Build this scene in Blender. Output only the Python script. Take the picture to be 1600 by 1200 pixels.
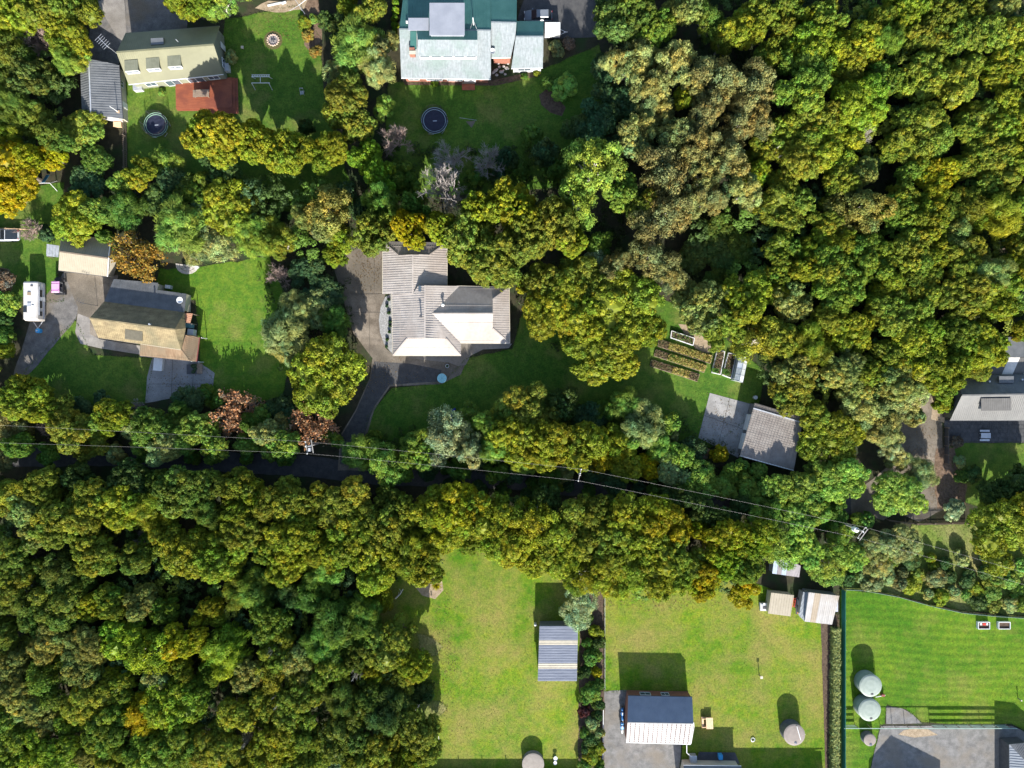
import bpy, math, random
import numpy as np
from mathutils import Vector
for o in list(bpy.data.objects): bpy.data.objects.remove(o)
SC = bpy.context.scene
COL = SC.collection
# ------------------------------------------------------------------ camera, sky, sun, exposure
CAM_H = 128.0
cam = bpy.data.cameras.new('camera'); cam.sensor_width = 36; cam.lens = 18 / math.tan(math.radians(32))
cam.clip_start = 1; cam.clip_end = 2000
cam_o = bpy.data.objects.new('camera', cam); COL.objects.link(cam_o)
cam_o.location = (0, 0, CAM_H); SC.camera = cam_o
SUN_EL = math.radians(28); SUN_TRAVEL = Vector((-0.095, 1.0, 0)).normalized()
world = bpy.data.worlds.new('World'); SC.world = world; world.use_nodes = True
wn = world.node_tree.nodes; wl = world.node_tree.links
sky = wn.new('ShaderNodeTexSky'); sky.sky_type = 'NISHITA'; sky.sun_disc = False
sky.sun_elevation = SUN_EL; sky.sun_rotation = math.atan2(0.095, -1.0); sky.air_density = 1.0; sky.dust_density = 1.0
wl.new(sky.outputs[0], wn['Background'].inputs[0]); wn['Background'].inputs[1].default_value = 0.13
sun = bpy.data.lights.new('sun', 'SUN'); sun.energy = 5.0; sun.angle = math.radians(0.5); sun.color = (1.0, 0.955, 0.88)
sun_o = bpy.data.objects.new('sun', sun); COL.objects.link(sun_o)
travel = SUN_TRAVEL * math.cos(SUN_EL) + Vector((0, 0, -math.sin(SUN_EL)))
sun_o.rotation_euler = travel.to_track_quat('-Z', 'Y').to_euler(); sun_o.location = (0, -60, 60)
SC.view_settings.view_transform = 'Standard'; SC.view_settings.look = 'None'
SC.view_settings.gamma = 1; SC.view_settings.use_curve_mapping = False
SC.view_settings.exposure = 1.35

# ------------------------------------------------------------------ helpers
S = 0.1                                   # metres per photo pixel on the ground
def U(px, py, z=0.0):
    k = S * (CAM_H - z) / CAM_H
    return Vector(((px - 800) * k, (600 - py) * k, z))
def srgb(r, g, b):
    f = lambda c: (c / 12.92 if c <= 0.04045 else ((c + 0.055) / 1.055) ** 2.4)
    return (f(r / 255), f(g / 255), f(b / 255))
ORG = {}
def tag(o, label=None, cat=None, group=None, kind=None):
    if label: o['label'] = label
    if cat: o['category'] = cat
    if group: o['group'] = group
    if kind: o['kind'] = kind
    return o
def thing(name, loc, label, cat, group=None):
    o = bpy.data.objects.new(name, None); COL.objects.link(o)
    o.location = loc; o.empty_display_size = 0.3
    ORG[o] = Vector(loc)
    return tag(o, label, cat, group)
def link_mesh(name, me, parent=None, origin=None):
    o = bpy.data.objects.new(name, me); COL.objects.link(o)
    if parent is not None:
        o.parent = parent; ORG[o] = ORG[parent].copy()
    else:
        o.location = origin if origin is not None else (0, 0, 0); ORG[o] = Vector(o.location)
    return o
class MB:
    def __init__(s): s.v = []; s.f = []
    def add(s, vs, fs):
        b = len(s.v); s.v += [tuple(p) for p in vs]; s.f += [tuple(i + b for i in f) for f in fs]; return s
    def hexa(s, a, b):                     # a: 4 bottom points, b: 4 top points
        return s.add(list(a) + list(b), [(3, 2, 1, 0), (4, 5, 6, 7), (0, 1, 5, 4), (1, 2, 6, 5), (2, 3, 7, 6), (3, 0, 4, 7)])
    def box(s, c, d, rz=0.0):
        x, y, z = d[0] / 2, d[1] / 2, d[2] / 2; cs, sn = math.cos(rz), math.sin(rz)
        q = [(-x, -y), (x, -y), (x, y), (-x, y)]
        q = [(c[0] + cs * u - sn * w, c[1] + sn * u + cs * w) for u, w in q]
        return s.hexa([(u, w, c[2] - z) for u, w in q], [(u, w, c[2] + z) for u, w in q])
    def bar(s, p, q, w, h, up=(0, 0, 1)):   # rectangular bar p->q
        p = Vector(p); q = Vector(q); d = (q - p)
        if d.length < 1e-6: return s
        d.normalize(); u = Vector(up); a = d.cross(u)
        if a.length < 1e-4: a = d.cross(Vector((0, 1, 0)))
        a.normalize(); b = a.cross(d).normalized()
        a *= w / 2; b *= h / 2
        return s.hexa([p - a - b, q - a - b, q + a - b, p + a - b], [p - a + b, q - a + b, q + a + b, p + a + b])
    def tube(s, pts, rad, n=6, cap=True):
        pts = [Vector(p) for p in pts]; rad = rad if isinstance(rad, (list, tuple)) else [rad] * len(pts)
        base = len(s.v)
        for i, p in enumerate(pts):
            d = (pts[min(i + 1, len(pts) - 1)] - pts[max(i - 1, 0)]).normalized()
            a = d.cross(Vector((0.13, 0.37, 0.92)))
            if a.length < 1e-3: a = d.cross(Vector((1, 0, 0)))
            a.normalize(); b = d.cross(a)
            for k in range(n):
                t = 2 * math.pi * k / n
                s.v.append(tuple(p + (a * math.cos(t) + b * math.sin(t)) * rad[i]))
        for i in range(len(pts) - 1):
            for k in range(n):
                k2 = (k + 1) % n
                s.f.append((base + i * n + k, base + i * n + k2, base + (i + 1) * n + k2, base + (i + 1) * n + k))
        if cap:
            s.f.append(tuple(base + k for k in range(n))[::-1]); s.f.append(tuple(base + (len(pts) - 1) * n + k for k in range(n)))
        return s
    def lathe(s, c, prof, n=24, close=False):   # prof: list of (radius, z)
        base = len(s.v); m = len(prof)
        for r, z in prof:
            for k in range(n):
                t = 2 * math.pi * k / n
                s.v.append((c[0] + r * math.cos(t), c[1] + r * math.sin(t), c[2] + z))
        for i in range(m - 1 + (1 if close else 0)):
            j = (i + 1) % m
            for k in range(n):
                k2 = (k + 1) % n
                s.f.append((base + i * n + k, base + i * n + k2, base + j * n + k2, base + j * n + k))
        return s
    def prism(s, pts, z0, z1):
        n = len(pts); v = [(p[0], p[1], z0) for p in pts] + [(p[0], p[1], z1) for p in pts]
        f = [tuple(range(n))[::-1], tuple(range(n, 2 * n))] + [(i, (i + 1) % n, n + (i + 1) % n, n + i) for i in range(n)]
        return s.add(v, f)
    def disc(s, c, r, n=24):
        return s.add([(c[0] + r * math.cos(2 * math.pi * k / n), c[1] + r * math.sin(2 * math.pi * k / n), c[2]) for k in range(n)], [tuple(range(n))])
    def build(s, name, m, parent=None, origin=None, smooth=False, **kw):
        org = ORG[parent] if parent is not None else Vector(origin if origin is not None else (0, 0, 0))
        me = bpy.data.meshes.new(name)
        me.from_pydata([(x - org.x, y - org.y, z - org.z) for x, y, z in s.v], [], s.f)
        me.materials.append(m)
        if smooth: me.polygons.foreach_set('use_smooth', [True] * len(me.polygons))
        me.update()
        o = link_mesh(name, me, parent, org if parent is None else None)
        if kw: tag(o, **kw)
        return o
# ------------------------------------------------------------------ materials
MATS = {}
def pm(name, c1, c2=None, scale=2.0, rough=0.7, bump=0.0, c3=None, spec=0.3, metal=0.0, stretch=(1, 1, 1), rot=0.0, detail=6.0, fine=None, contrast=(0.35, 0.65)):
    if name in MATS: return MATS[name]
    m = bpy.data.materials.new(name); m.use_nodes = True; nt = m.node_tree; N = nt.nodes; L = nt.links
    p = N['Principled BSDF']; p.inputs['Roughness'].default_value = rough
    p.inputs['Specular IOR Level'].default_value = spec; p.inputs['Metallic'].default_value = metal
    c2 = c2 or tuple(min(1, c * 1.25 + 0.004) for c in c1)
    tc = N.new('ShaderNodeTexCoord'); mp = N.new('ShaderNodeMapping'); mp.inputs['Scale'].default_value = stretch
    mp.inputs['Rotation'].default_value = (0, 0, rot)
    L.new(tc.outputs['Object'], mp.inputs[0])
    n1 = N.new('ShaderNodeTexNoise'); n1.inputs['Scale'].default_value = scale; n1.inputs['Detail'].default_value = detail; n1.inputs['Roughness'].default_value = 0.6
    L.new(mp.outputs[0], n1.inputs[0])
    r = N.new('ShaderNodeValToRGB'); e = r.color_ramp.elements
    e[0].position = contrast[0]; e[0].color = (*c1, 1); e[1].position = contrast[1]; e[1].color = (*c2, 1)
    L.new(n1.outputs[0], r.inputs[0]); out = r.outputs[0]
    if c3:
        n2 = N.new('ShaderNodeTexNoise'); n2.inputs['Scale'].default_value = scale * 0.23; n2.inputs['Detail'].default_value = 4
        L.new(tc.outputs['Object'], n2.inputs[0])
        mr = N.new('ShaderNodeMapRange'); mr.inputs[1].default_value = 0.48; mr.inputs[2].default_value = 0.66
        L.new(n2.outputs[0], mr.inputs[0])
        mx = N.new('ShaderNodeMixRGB'); mx.inputs[2].default_value = (*c3, 1); L.new(mr.outputs[0], mx.inputs[0]); L.new(out, mx.inputs[1]); out = mx.outputs[0]
    if fine:
        n3 = N.new('ShaderNodeTexNoise'); n3.inputs['Scale'].default_value = fine[0]; n3.inputs['Detail'].default_value = 3
        L.new(tc.outputs['Object'], n3.inputs[0])
        mr = N.new('ShaderNodeMapRange'); mr.inputs[1].default_value = 0.3; mr.inputs[2].default_value = 0.7; mr.inputs[3].default_value = 1 - fine[1]; mr.inputs[4].default_value = 1 + fine[1]
        L.new(n3.outputs[0], mr.inputs[0])
        mx = N.new('ShaderNodeMixRGB'); mx.blend_type = 'MULTIPLY'; mx.inputs[0].default_value = 1; L.new(out, mx.inputs[1]); L.new(mr.outputs[0], mx.inputs[2]); out = mx.outputs[0]
    L.new(out, p.inputs['Base Color'])
    if bump:
        b = N.new('ShaderNodeBump'); b.inputs['Strength'].default_value = bump; b.inputs['Distance'].default_value = 0.05
        nb = N.new('ShaderNodeTexNoise'); nb.inputs['Scale'].default_value = max(scale * 6, 8); nb.inputs['Detail'].default_value = 4
        L.new(tc.outputs['Object'], nb.inputs[0]); L.new(nb.outputs[0], b.inputs['Height']); L.new(b.outputs[0], p.inputs['Normal'])
    MATS[name] = m
    return m
def grass(name, g1, g2, dry, dryamt=0.5, stripes=None):
    m = bpy.data.materials.new(name); m.use_nodes = True; nt = m.node_tree; N = nt.nodes; L = nt.links
    p = N['Principled BSDF']; p.inputs['Roughness'].default_value = 0.85; p.inputs['Specular IOR Level'].default_value = 0.15
    tc = N.new('ShaderNodeTexCoord')
    def noise(sc, det=5, ro=0.6):
        n = N.new('ShaderNodeTexNoise'); n.inputs['Scale'].default_value = sc; n.inputs['Detail'].default_value = det; n.inputs['Roughness'].default_value = ro
        L.new(tc.outputs['Object'], n.inputs[0]); return n.outputs[0]
    def rng(v, a, b, c=0.0, d=1.0):
        r = N.new('ShaderNodeMapRange'); r.inputs[1].default_value = a; r.inputs[2].default_value = b; r.inputs[3].default_value = c; r.inputs[4].default_value = d
        L.new(v, r.inputs[0]); return r.outputs[0]
    def mix(f, a, b, mode='MIX'):
        x = N.new('ShaderNodeMixRGB'); x.blend_type = mode
        for i, q in enumerate((f, a, b)):
            if isinstance(q, tuple): x.inputs[i].default_value = (*q, 1)
            elif isinstance(q, float): x.inputs[i].default_value = q
            else: L.new(q, x.inputs[i])
        return x.outputs[0]
    c = mix(rng(noise(0.9), 0.38, 0.62), g1, g2)
    c = mix(rng(noise(0.075, 4, 0.6), 0.36, 0.64), mix(1.0, c, (0.68, 0.82, 0.65), 'MULTIPLY'), mix(1.0, c, (1.28, 1.08, 1.15), 'MULTIPLY'))
    c = mix(rng(noise(0.16, 6, 0.65), 0.62 - 0.22 * dryamt, 0.78 - 0.12 * dryamt, 0.0, 0.85), c, dry)
    if stripes:
        w = N.new('ShaderNodeTexWave'); w.inputs['Scale'].default_value = stripes[0]; w.inputs['Distortion'].default_value = 7.0; w.inputs['Detail'].default_value = 4; w.inputs['Detail Scale'].default_value = 0.3
        mp = N.new('ShaderNodeMapping'); mp.inputs['Rotation'].default_value = (0, 0, stripes[1]); L.new(tc.outputs['Object'], mp.inputs[0]); L.new(mp.outputs[0], w.inputs[0])
        c = mix(1.0, c, rng(w.outputs[0], 0, 1, 1 - stripes[2], 1 + stripes[2]), 'MULTIPLY')
    c = mix(1.0, c, rng(noise(3.2, 3), 0.3, 0.7, 0.75, 1.25), 'MULTIPLY')
    c = mix(1.0, c, rng(noise(16, 3), 0.3, 0.7, 0.6, 1.4), 'MULTIPLY')
    L.new(c, p.inputs['Base Color'])
    b = N.new('ShaderNodeBump'); b.inputs['Strength'].default_value = 0.6; b.inputs['Distance'].default_value = 0.08
    L.new(noise(9, 4), b.inputs['Height']); L.new(b.outputs[0], p.inputs['Normal'])
    return m
def leafmat(name, trans=0.42):
    m = bpy.data.materials.new(name); m.use_nodes = True; nt = m.node_tree; N = nt.nodes; L = nt.links
    p = N['Principled BSDF']; p.inputs['Roughness'].default_value = 0.55; p.inputs['Specular IOR Level'].default_value = 0.25
    oi = N.new('ShaderNodeObjectInfo'); at = N.new('ShaderNodeAttribute'); at.attribute_name = 'tone'
    mu = N.new('ShaderNodeMixRGB'); mu.blend_type = 'MULTIPLY'; mu.inputs[0].default_value = 1
    L.new(oi.outputs['Color'], mu.inputs[1]); L.new(at.outputs['Color'], mu.inputs[2])
    L.new(mu.outputs[0], p.inputs['Base Color'])
    tr = N.new('ShaderNodeBsdfTranslucent'); L.new(mu.outputs[0], tr.inputs[0])
    mx = N.new('ShaderNodeMixShader'); mx.inputs[0].default_value = trans
    L.new(p.outputs[0], mx.inputs[1]); L.new(tr.outputs[0], mx.inputs[2]); L.new(mx.outputs[0], N['Material Output'].inputs[0])
    return m
def glassmat(name, col, rough=0.08):
    m = bpy.data.materials.new(name); m.use_nodes = True; p = m.node_tree.nodes['Principled BSDF']
    p.inputs['Base Color'].default_value = (*col, 1); p.inputs['Roughness'].default_value = rough; p.inputs['Specular IOR Level'].default_value = 0.6
    return m
LEAF = leafmat('leaf')
BARK = pm('bark', (0.11, 0.085, 0.065), (0.2, 0.16, 0.13), 3, 0.9, 0.4)
PALEBARK = pm('pale_bark', (0.42, 0.38, 0.34), (0.6, 0.56, 0.5), 2, 0.8)
PINKTWIG = pm('pink_twig', (0.25, 0.18, 0.15), (0.34, 0.26, 0.225), 2, 0.9)
GREYTWIG = pm('grey_twig', (0.25, 0.22, 0.2), (0.36, 0.32, 0.3), 2, 0.9)
WHITE = pm('white_paint', (0.52, 0.52, 0.51), (0.60, 0.60, 0.59), 2, 0.5)
CREAM = pm('cream_wall', (0.40, 0.36, 0.28), (0.47, 0.42, 0.33), 1.5, 0.7)
BRICK = pm('brick_wall', (0.20, 0.08, 0.055), (0.27, 0.12, 0.08), 4, 0.85, 0.2)
DGREY = pm('dark_grey', (0.05, 0.05, 0.055), (0.075, 0.075, 0.08), 2, 0.6)
BLACK = pm('black_rubber', (0.015, 0.015, 0.017), (0.03, 0.03, 0.033), 6, 0.8)
STEEL = pm('galvanised_steel', (0.42, 0.43, 0.45), (0.55, 0.56, 0.58), 3, 0.45, metal=0.5)
TIMBER = pm('weathered_timber', (0.16, 0.12, 0.085), (0.25, 0.19, 0.14), 3, 0.85, 0.2, stretch=(1, 6, 1))
PINE = pm('new_pine', (0.55, 0.36, 0.21), (0.66, 0.45, 0.28), 3, 0.7)
GLASS = glassmat('dark_glass', (0.02, 0.025, 0.03))
PANE = glassmat('pane_glass', (0.06, 0.08, 0.10))
CONC = pm('concrete', (0.16, 0.145, 0.13), (0.25, 0.23, 0.205), 0.5, 0.85, 0.15, c3=(0.14, 0.125, 0.105), fine=(9, 0.15))
CONC2 = pm('pale_concrete', (0.20, 0.195, 0.185), (0.29, 0.28, 0.27), 0.6, 0.85, 0.1, c3=(0.20, 0.19, 0.18), fine=(7, 0.12))
BROWNCONC = pm('stained_concrete', (0.10, 0.08, 0.06), (0.22, 0.185, 0.145), 0.45, 0.85, 0.15, c3=(0.10, 0.085, 0.065), fine=(8, 0.2))
ASPH = pm('asphalt', (0.045, 0.045, 0.047), (0.07, 0.068, 0.066), 1.2, 0.9, 0.2, fine=(14, 0.25))
GRAVEL = pm('gravel', (0.11, 0.107, 0.102), (0.185, 0.178, 0.17), 1.0, 0.95, 0.4, c3=(0.16, 0.14, 0.115), fine=(20, 0.3))
DGRAVEL = pm('dark_gravel', (0.09, 0.085, 0.08), (0.15, 0.14, 0.13), 1.0, 0.95, 0.4, c3=(0.12, 0.1, 0.075), fine=(18, 0.3))
LITTER = pm('leaf_litter', (0.022, 0.021, 0.011), (0.042, 0.038, 0.02), 1.4, 0.95, 0.5, c3=(0.020, 0.038, 0.010), fine=(12, 0.35))
SOIL = pm('garden_soil', (0.05, 0.033, 0.022), (0.10, 0.07, 0.048), 2.5, 0.95, 0.5, fine=(16, 0.35))
BARKCHIP = pm('bark_mulch', (0.09, 0.058, 0.038), (0.17, 0.115, 0.078), 2.5, 0.95, 0.5, fine=(14, 0.35))
DRYDIRT = pm('dry_dirt', (0.22, 0.165, 0.105), (0.32, 0.25, 0.17), 1.5, 0.95, 0.3, fine=(12, 0.2))

# ------------------------------------------------------------------ ground, lawns, roads
def sheet(name, pts, z, m, jitter=0.0, kind='structure', seed=1, step=1.2, label=None, cat=None):
    w = [U(x, y, 0) for x, y in pts]
    if jitter:
        rnd = random.Random(seed); q = []
        for i, a in enumerate(w):
            b = w[(i + 1) % len(w)]; n = max(1, int((b - a).length / step))
            nrm = Vector((-(b - a).y, (b - a).x, 0)).normalized()
            for k in range(n):
                q.append(a.lerp(b, k / n) + nrm * rnd.uniform(-jitter, jitter))
        w = q
    me = bpy.data.meshes.new(name); me.from_pydata([(p.x, p.y, z) for p in w], [], [tuple(range(len(w)))]); me.materials.append(m)
    me.validate(); o = link_mesh(name, me)
    if o.data.polygons[0].normal.z < 0: o.data.flip_normals()
    o['kind'] = kind
    if label: o['label'] = label
    if cat: o['category'] = cat
    return o
me = bpy.data.meshes.new('ground'); me.from_pydata([(-900, -900, 0), (900, -900, 0), (900, 900, 0), (-900, 900, 0)], [], [(0, 1, 2, 3)]); me.materials.append(LITTER)
g = link_mesh('ground', me); g['kind'] = 'structure'
G1 = grass('lawn_green', (0.045, 0.105, 0.012), (0.078, 0.140, 0.017), (0.15, 0.145, 0.04), 0.5)
G2 = grass('lawn_sunny', (0.066, 0.150, 0.005), (0.125, 0.182, 0.010), (0.195, 0.162, 0.045), 1.0)
G3 = grass('lawn_mown', (0.052, 0.130, 0.005), (0.085, 0.155, 0.008), (0.14, 0.15, 0.028), 0.55, stripes=(0.26, 1.62, 0.11))
G4 = grass('lawn_rough', (0.08, 0.13, 0.02), (0.13, 0.18, 0.035), (0.24, 0.20, 0.09), 0.9)
sheet('lawn', [(196, 118), (345, 112), (352, 30), (470, 8), (500, 60), (505, 150), (560, 330), (440, 330), (380, 290), (200, 275)], .02, G1, .15, seed=2)
sheet('lawn', [(608, 128), (720, 132), (800, 128), (850, 108), (935, 70), (970, 180), (900, 290), (640, 310), (600, 230)], .02, G1, .15, seed=3)
sheet('lawn', [(0, 300), (100, 285), (100, 375), (90, 425), (100, 470), (60, 470), (20, 460), (0, 460)], .02, G1, .15, seed=4)
sheet('lawn', [(300, 420), (420, 400), (470, 520), (440, 620), (330, 640), (332, 590), (312, 570), (306, 470), (240, 450), (250, 420)], .02, grass('lawn_deep', (0.05, 0.125, 0.010), (0.090, 0.160, 0.014), (0.16, 0.16, 0.04), 0.5), .15, seed=5)
sheet('lawn', [(118, 500), (145, 555), (240, 560), (228, 630), (60, 640), (30, 590)], .02, G1, .12, seed=6)
sheet('lawn', [(565, 700), (575, 650), (612, 606), (690, 598), (730, 560), (800, 545), (830, 440), (940, 500), (1000, 450), (1085, 490), (1195, 580), (1185, 640), (1110, 700), (950, 670), (740, 700)], .02, G1, .1, seed=7)
sheet('lawn', [(660, 800), (850, 850), (950, 900), (925, 950), (908, 1010), (904, 1220), (600, 1220), (590, 900)], .02, G2, .1, seed=8)
sheet('lawn', [(944, 900), (1150, 900), (1310, 960), (1310, 1230), (1060, 1230), (1075, 1080), (943, 1080)], .02, G2, .1, seed=9)
sheet('lawn', [(1312, 921), (1340, 921), (1400, 932), (1500, 957), (1620, 966), (1620, 1150), (1580, 1131), (1480, 1131), (1440, 1128), (1415, 1108), (1385, 1101), (1382, 1131), (1375, 1133), (1360, 1200), (1340, 1240), (1312, 1240)], .02, G3, .05, seed=10)
sheet('lawn', [(1478, 692), (1640, 692), (1640, 840), (1500, 780), (1490, 740)], .02, G1, .1, seed=11)
sheet('lawn', [(1425, 818), (1510, 818), (1620, 850), (1620, 964), (1500, 954), (1400, 930), (1312, 918), (1320, 870), (1400, 880)], .02, G4, .2, seed=12)
# roads, drives, yards
sheet('road', [(-40, 730), (-40, 690), (180, 698), (480, 712), (600, 728), (800, 740), (1000, 758), (1200, 775), (1330, 772), (1375, 760), (1390, 790), (1330, 805), (1200, 800), (1000, 785), (800, 765), (600, 758), (480, 745), (180, 728)], .03, ASPH, .1)
sheet('driveway', [(528, 735), (532, 680), (556, 640), (578, 590), (582, 560), (552, 520), (540, 480), (522, 420), (550, 380), (602, 376), (602, 460), (596, 480), (594, 520), (604, 545), (618, 556), (722, 556), (735, 552), (720, 585), (690, 600), (610, 604), (585, 640), (570, 690), (575, 735)], .035, BROWNCONC, .03, seed=5)
sheet('driveway', [(532, 725), (533, 682), (557, 642), (579, 592), (585, 565), (640, 568), (690, 578), (684, 596), (609, 601), (583, 638), (566, 690), (570, 725)], .045, ASPH, .03, seed=6)
sheet('driveway', [(135, 100), (150, -40), (300, -40), (292, 48), (196, 60), (186, 100)], .035, DGRAVEL, .05)
sheet('driveway', [(152, 5), (193, -20), (198, 52), (190, 70)], .045, CONC, .03)  # paler wedge: sunlight beside the house shadow, put into the ground colour
sheet('yard', [(808, 30), (840, -60), (960, -60), (938, 58), (850, 62)], .035, ASPH, .05)
sheet('driveway', [(20, 590), (55, 480), (70, 465), (100, 425), (130, 428), (125, 480), (118, 500), (60, 570), (30, 600)], .035, DGRAVEL, .1)
sheet('path', [(100, 426), (185, 430), (178, 470), (165, 470), (142, 497), (155, 530), (125, 535), (118, 520), (122, 480)], .045, BROWNCONC, .03)
sheet('path', [(122, 490), (141, 497), (141, 522), (156, 530), (219, 540), (219, 554), (156, 544), (126, 537), (118, 518)], .05, CONC, .0)
sheet('patio', [(238, 560), (305, 562), (336, 583), (332, 610), (270, 622), (227, 630), (230, 590)], .045, CONC2, .03)
sheet('yard', [(943, 1080), (980, 1078), (1000, 1130), (1085, 1140), (1064, 1158), (1060, 1240), (940, 1240)], .035, GRAVEL, .05)
sheet('yard', [(1376, 1134), (1580, 1134), (1640, 1160), (1640, 1260), (1340, 1260), (1360, 1200)], .04, GRAVEL, .04)
sheet('gravel_patch', [(1403, 1147), (1412, 1141), (1430, 1137), (1450, 1139), (1465, 1148), (1450, 1150), (1428, 1152)], .05, DRYDIRT, .05)
sheet('path', [(1384, 1103), (1410, 1107), (1425, 1115), (1440, 1130), (1384, 1131)], .04, GRAVEL, .05)
sheet('driveway', [(1330, 775), (1385, 730), (1390, 640), (1425, 600), (1465, 600), (1472, 660), (1475, 760), (1478, 795), (1435, 815), (1400, 800), (1380, 812), (1330, 805)], .04, BROWNCONC, .1)
sheet('garden_bed', [(1462, 700), (1490, 700), (1510, 760), (1508, 792), (1465, 795), (1460, 770)], .05, BARKCHIP, .15)
sheet('garden_bed', [(1455, 600), (1480, 610), (1475, 660), (1455, 655)], .05, DRYDIRT, .1)
sheet('concrete_pad', [(1109, 614), (1172, 631), (1153, 715), (1091, 684)], .05, CONC2, .0)
sheet('garden_bed', [(645, 912), (690, 900), (693, 922), (680, 936), (660, 930)], .04, DRYDIRT, .1)
sheet('lawn', [(630, 1050), (652, 1066), (668, 1090), (690, 1094), (698, 1105), (690, 1118), (664, 1126), (630, 1100)], .04, G4, .4, seed=22)
sheet('lawn', [(652, 988), (676, 998), (692, 1010), (682, 1026), (660, 1024)], .035, G4, .35, seed=21)
sheet('garden_bed', [(628, 124), (770, 126), (845, 108), (845, 118), (775, 134), (633, 133)], .045, SOIL, .0)
sheet('garden_bed', [(842, 148), (856, 138), (868, 150), (884, 168), (878, 182), (860, 176), (846, 164)], .04, SOIL, .06)
sheet('garden_bed', [(452, 0), (498, 0), (505, 80), (492, 92), (476, 70), (474, 20)], .045, BARKCHIP, .15)
sheet('garden_bed', [(398, 12), (420, 2), (480, 0), (475, 16), (430, 20)], .05, DRYDIRT, .15)
sheet('garden_bed', [(905, 880), (945, 880), (944, 1230), (902, 1230), (906, 1010)], .045, SOIL, .08)
sheet('garden_bed', [(1282, 960), (1312, 960), (1311, 1230), (1290, 1230)], .035, SOIL, .05)
sheet('garden_bed', [(1060, 505), (1085, 512), (1112, 540), (1108, 552), (1085, 545)], .04, DRYDIRT, .15)
sheet('gravel_bed', [(612.5, 459), (602, 464), (595, 480), (592, 500), (594, 520), (600, 537), (613, 553)], .06, pm('white_pebbles', (0.17, 0.17, 0.165), (0.32, 0.32, 0.315), 6, 0.85, 0.5, fine=(14, 0.5)), .0)
sheet('path', [(720, 536), (800, 537), (795, 544), (755, 546), (735, 556), (728, 570), (716, 572), (700, 566), (640, 560), (640, 556), (720, 556)], .055, CONC, .0)
sheet('courtyard', [(1474, 656), (1640, 656), (1640, 692), (1478, 692)], .045, ASPH, .0)
# ------------------------------------------------------------------ plant meshes (shared by copies)
def quads_mesh(name, P, Nn, ln, wd, tone, rng, core=None, along=None):
    n = len(P)
    if along is None: t = rng.normal(size=(n, 3))
    else: t = along + rng.normal(size=(n, 3)) * 0.25
    Nn = Nn / np.linalg.norm(Nn, axis=1)[:, None]
    t -= Nn * (t * Nn).sum(1)[:, None]; t /= np.linalg.norm(t, axis=1)[:, None] + 1e-9
    b = np.cross(Nn, t); ln = ln[:, None]; wd = wd[:, None]
    V = np.empty((n, 4, 3)); V[:, 0] = P - t * ln; V[:, 1] = P + b * wd - t * ln * 0.1 ; V[:, 2] = P + t * ln; V[:, 3] = P - b * wd - t * ln * 0.1
    V[:, 1] -= Nn * wd * 0.3; V[:, 3] -= Nn * wd * 0.3
    V = V.reshape(-1, 3); F = np.arange(n * 4).reshape(-1, 4); T = np.repeat(tone, 4, axis=0)
    faces = F.tolist()
    if core is not None:
        cv, cf, ct = core; base = len(V); V = np.vstack([V, cv]); T = np.vstack([T, np.tile(np.array(ct), (len(cv), 1))]); faces += [tuple(i + base for i in f) for f in cf]
    me = bpy.data.meshes.new(name); me.from_pydata(V.tolist(), [], faces); me.materials.append(LEAF)
    at = me.color_attributes.new('tone', 'FLOAT_COLOR', 'POINT')
    at.data.foreach_set('color', np.hstack([T, np.ones((len(T), 1))]).astype(np.float32).ravel())
    me.update(); return me
def sph(rng, n, zmin=-1.0):
    z = rng.uniform(zmin, 1, n); a = rng.uniform(0, 2 * np.pi, n); r = np.sqrt(1 - z * z)
    return np.stack([r * np.cos(a), r * np.sin(a), z], 1)
def blob(c, r, rng, nu=9, nv=5):
    v = []; f = []
    for j in range(nv + 1):
        th = math.pi * j / nv
        for i in range(nu):
            ph = 2 * math.pi * i / nu; k = 0.85 + 0.3 * rng.random()
            v.append((c[0] + r[0] * k * math.sin(th) * math.cos(ph), c[1] + r[1] * k * math.sin(th) * math.sin(ph), c[2] + r[2] * k * math.cos(th)))
    for j in range(nv):
        for i in range(nu):
            i2 = (i + 1) % nu; f.append((j * nu + i, (j + 1) * nu + i, (j + 1) * nu + i2, j * nu + i2))
    return v, f
def tones(rng, n, lo, hi, hue=0.12):
    v = rng.uniform(lo, hi, n); h = rng.normal(0, hue, n)
    return np.stack([v * (1 + h), v, v * (1 - 0.8 * h)], 1)
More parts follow.
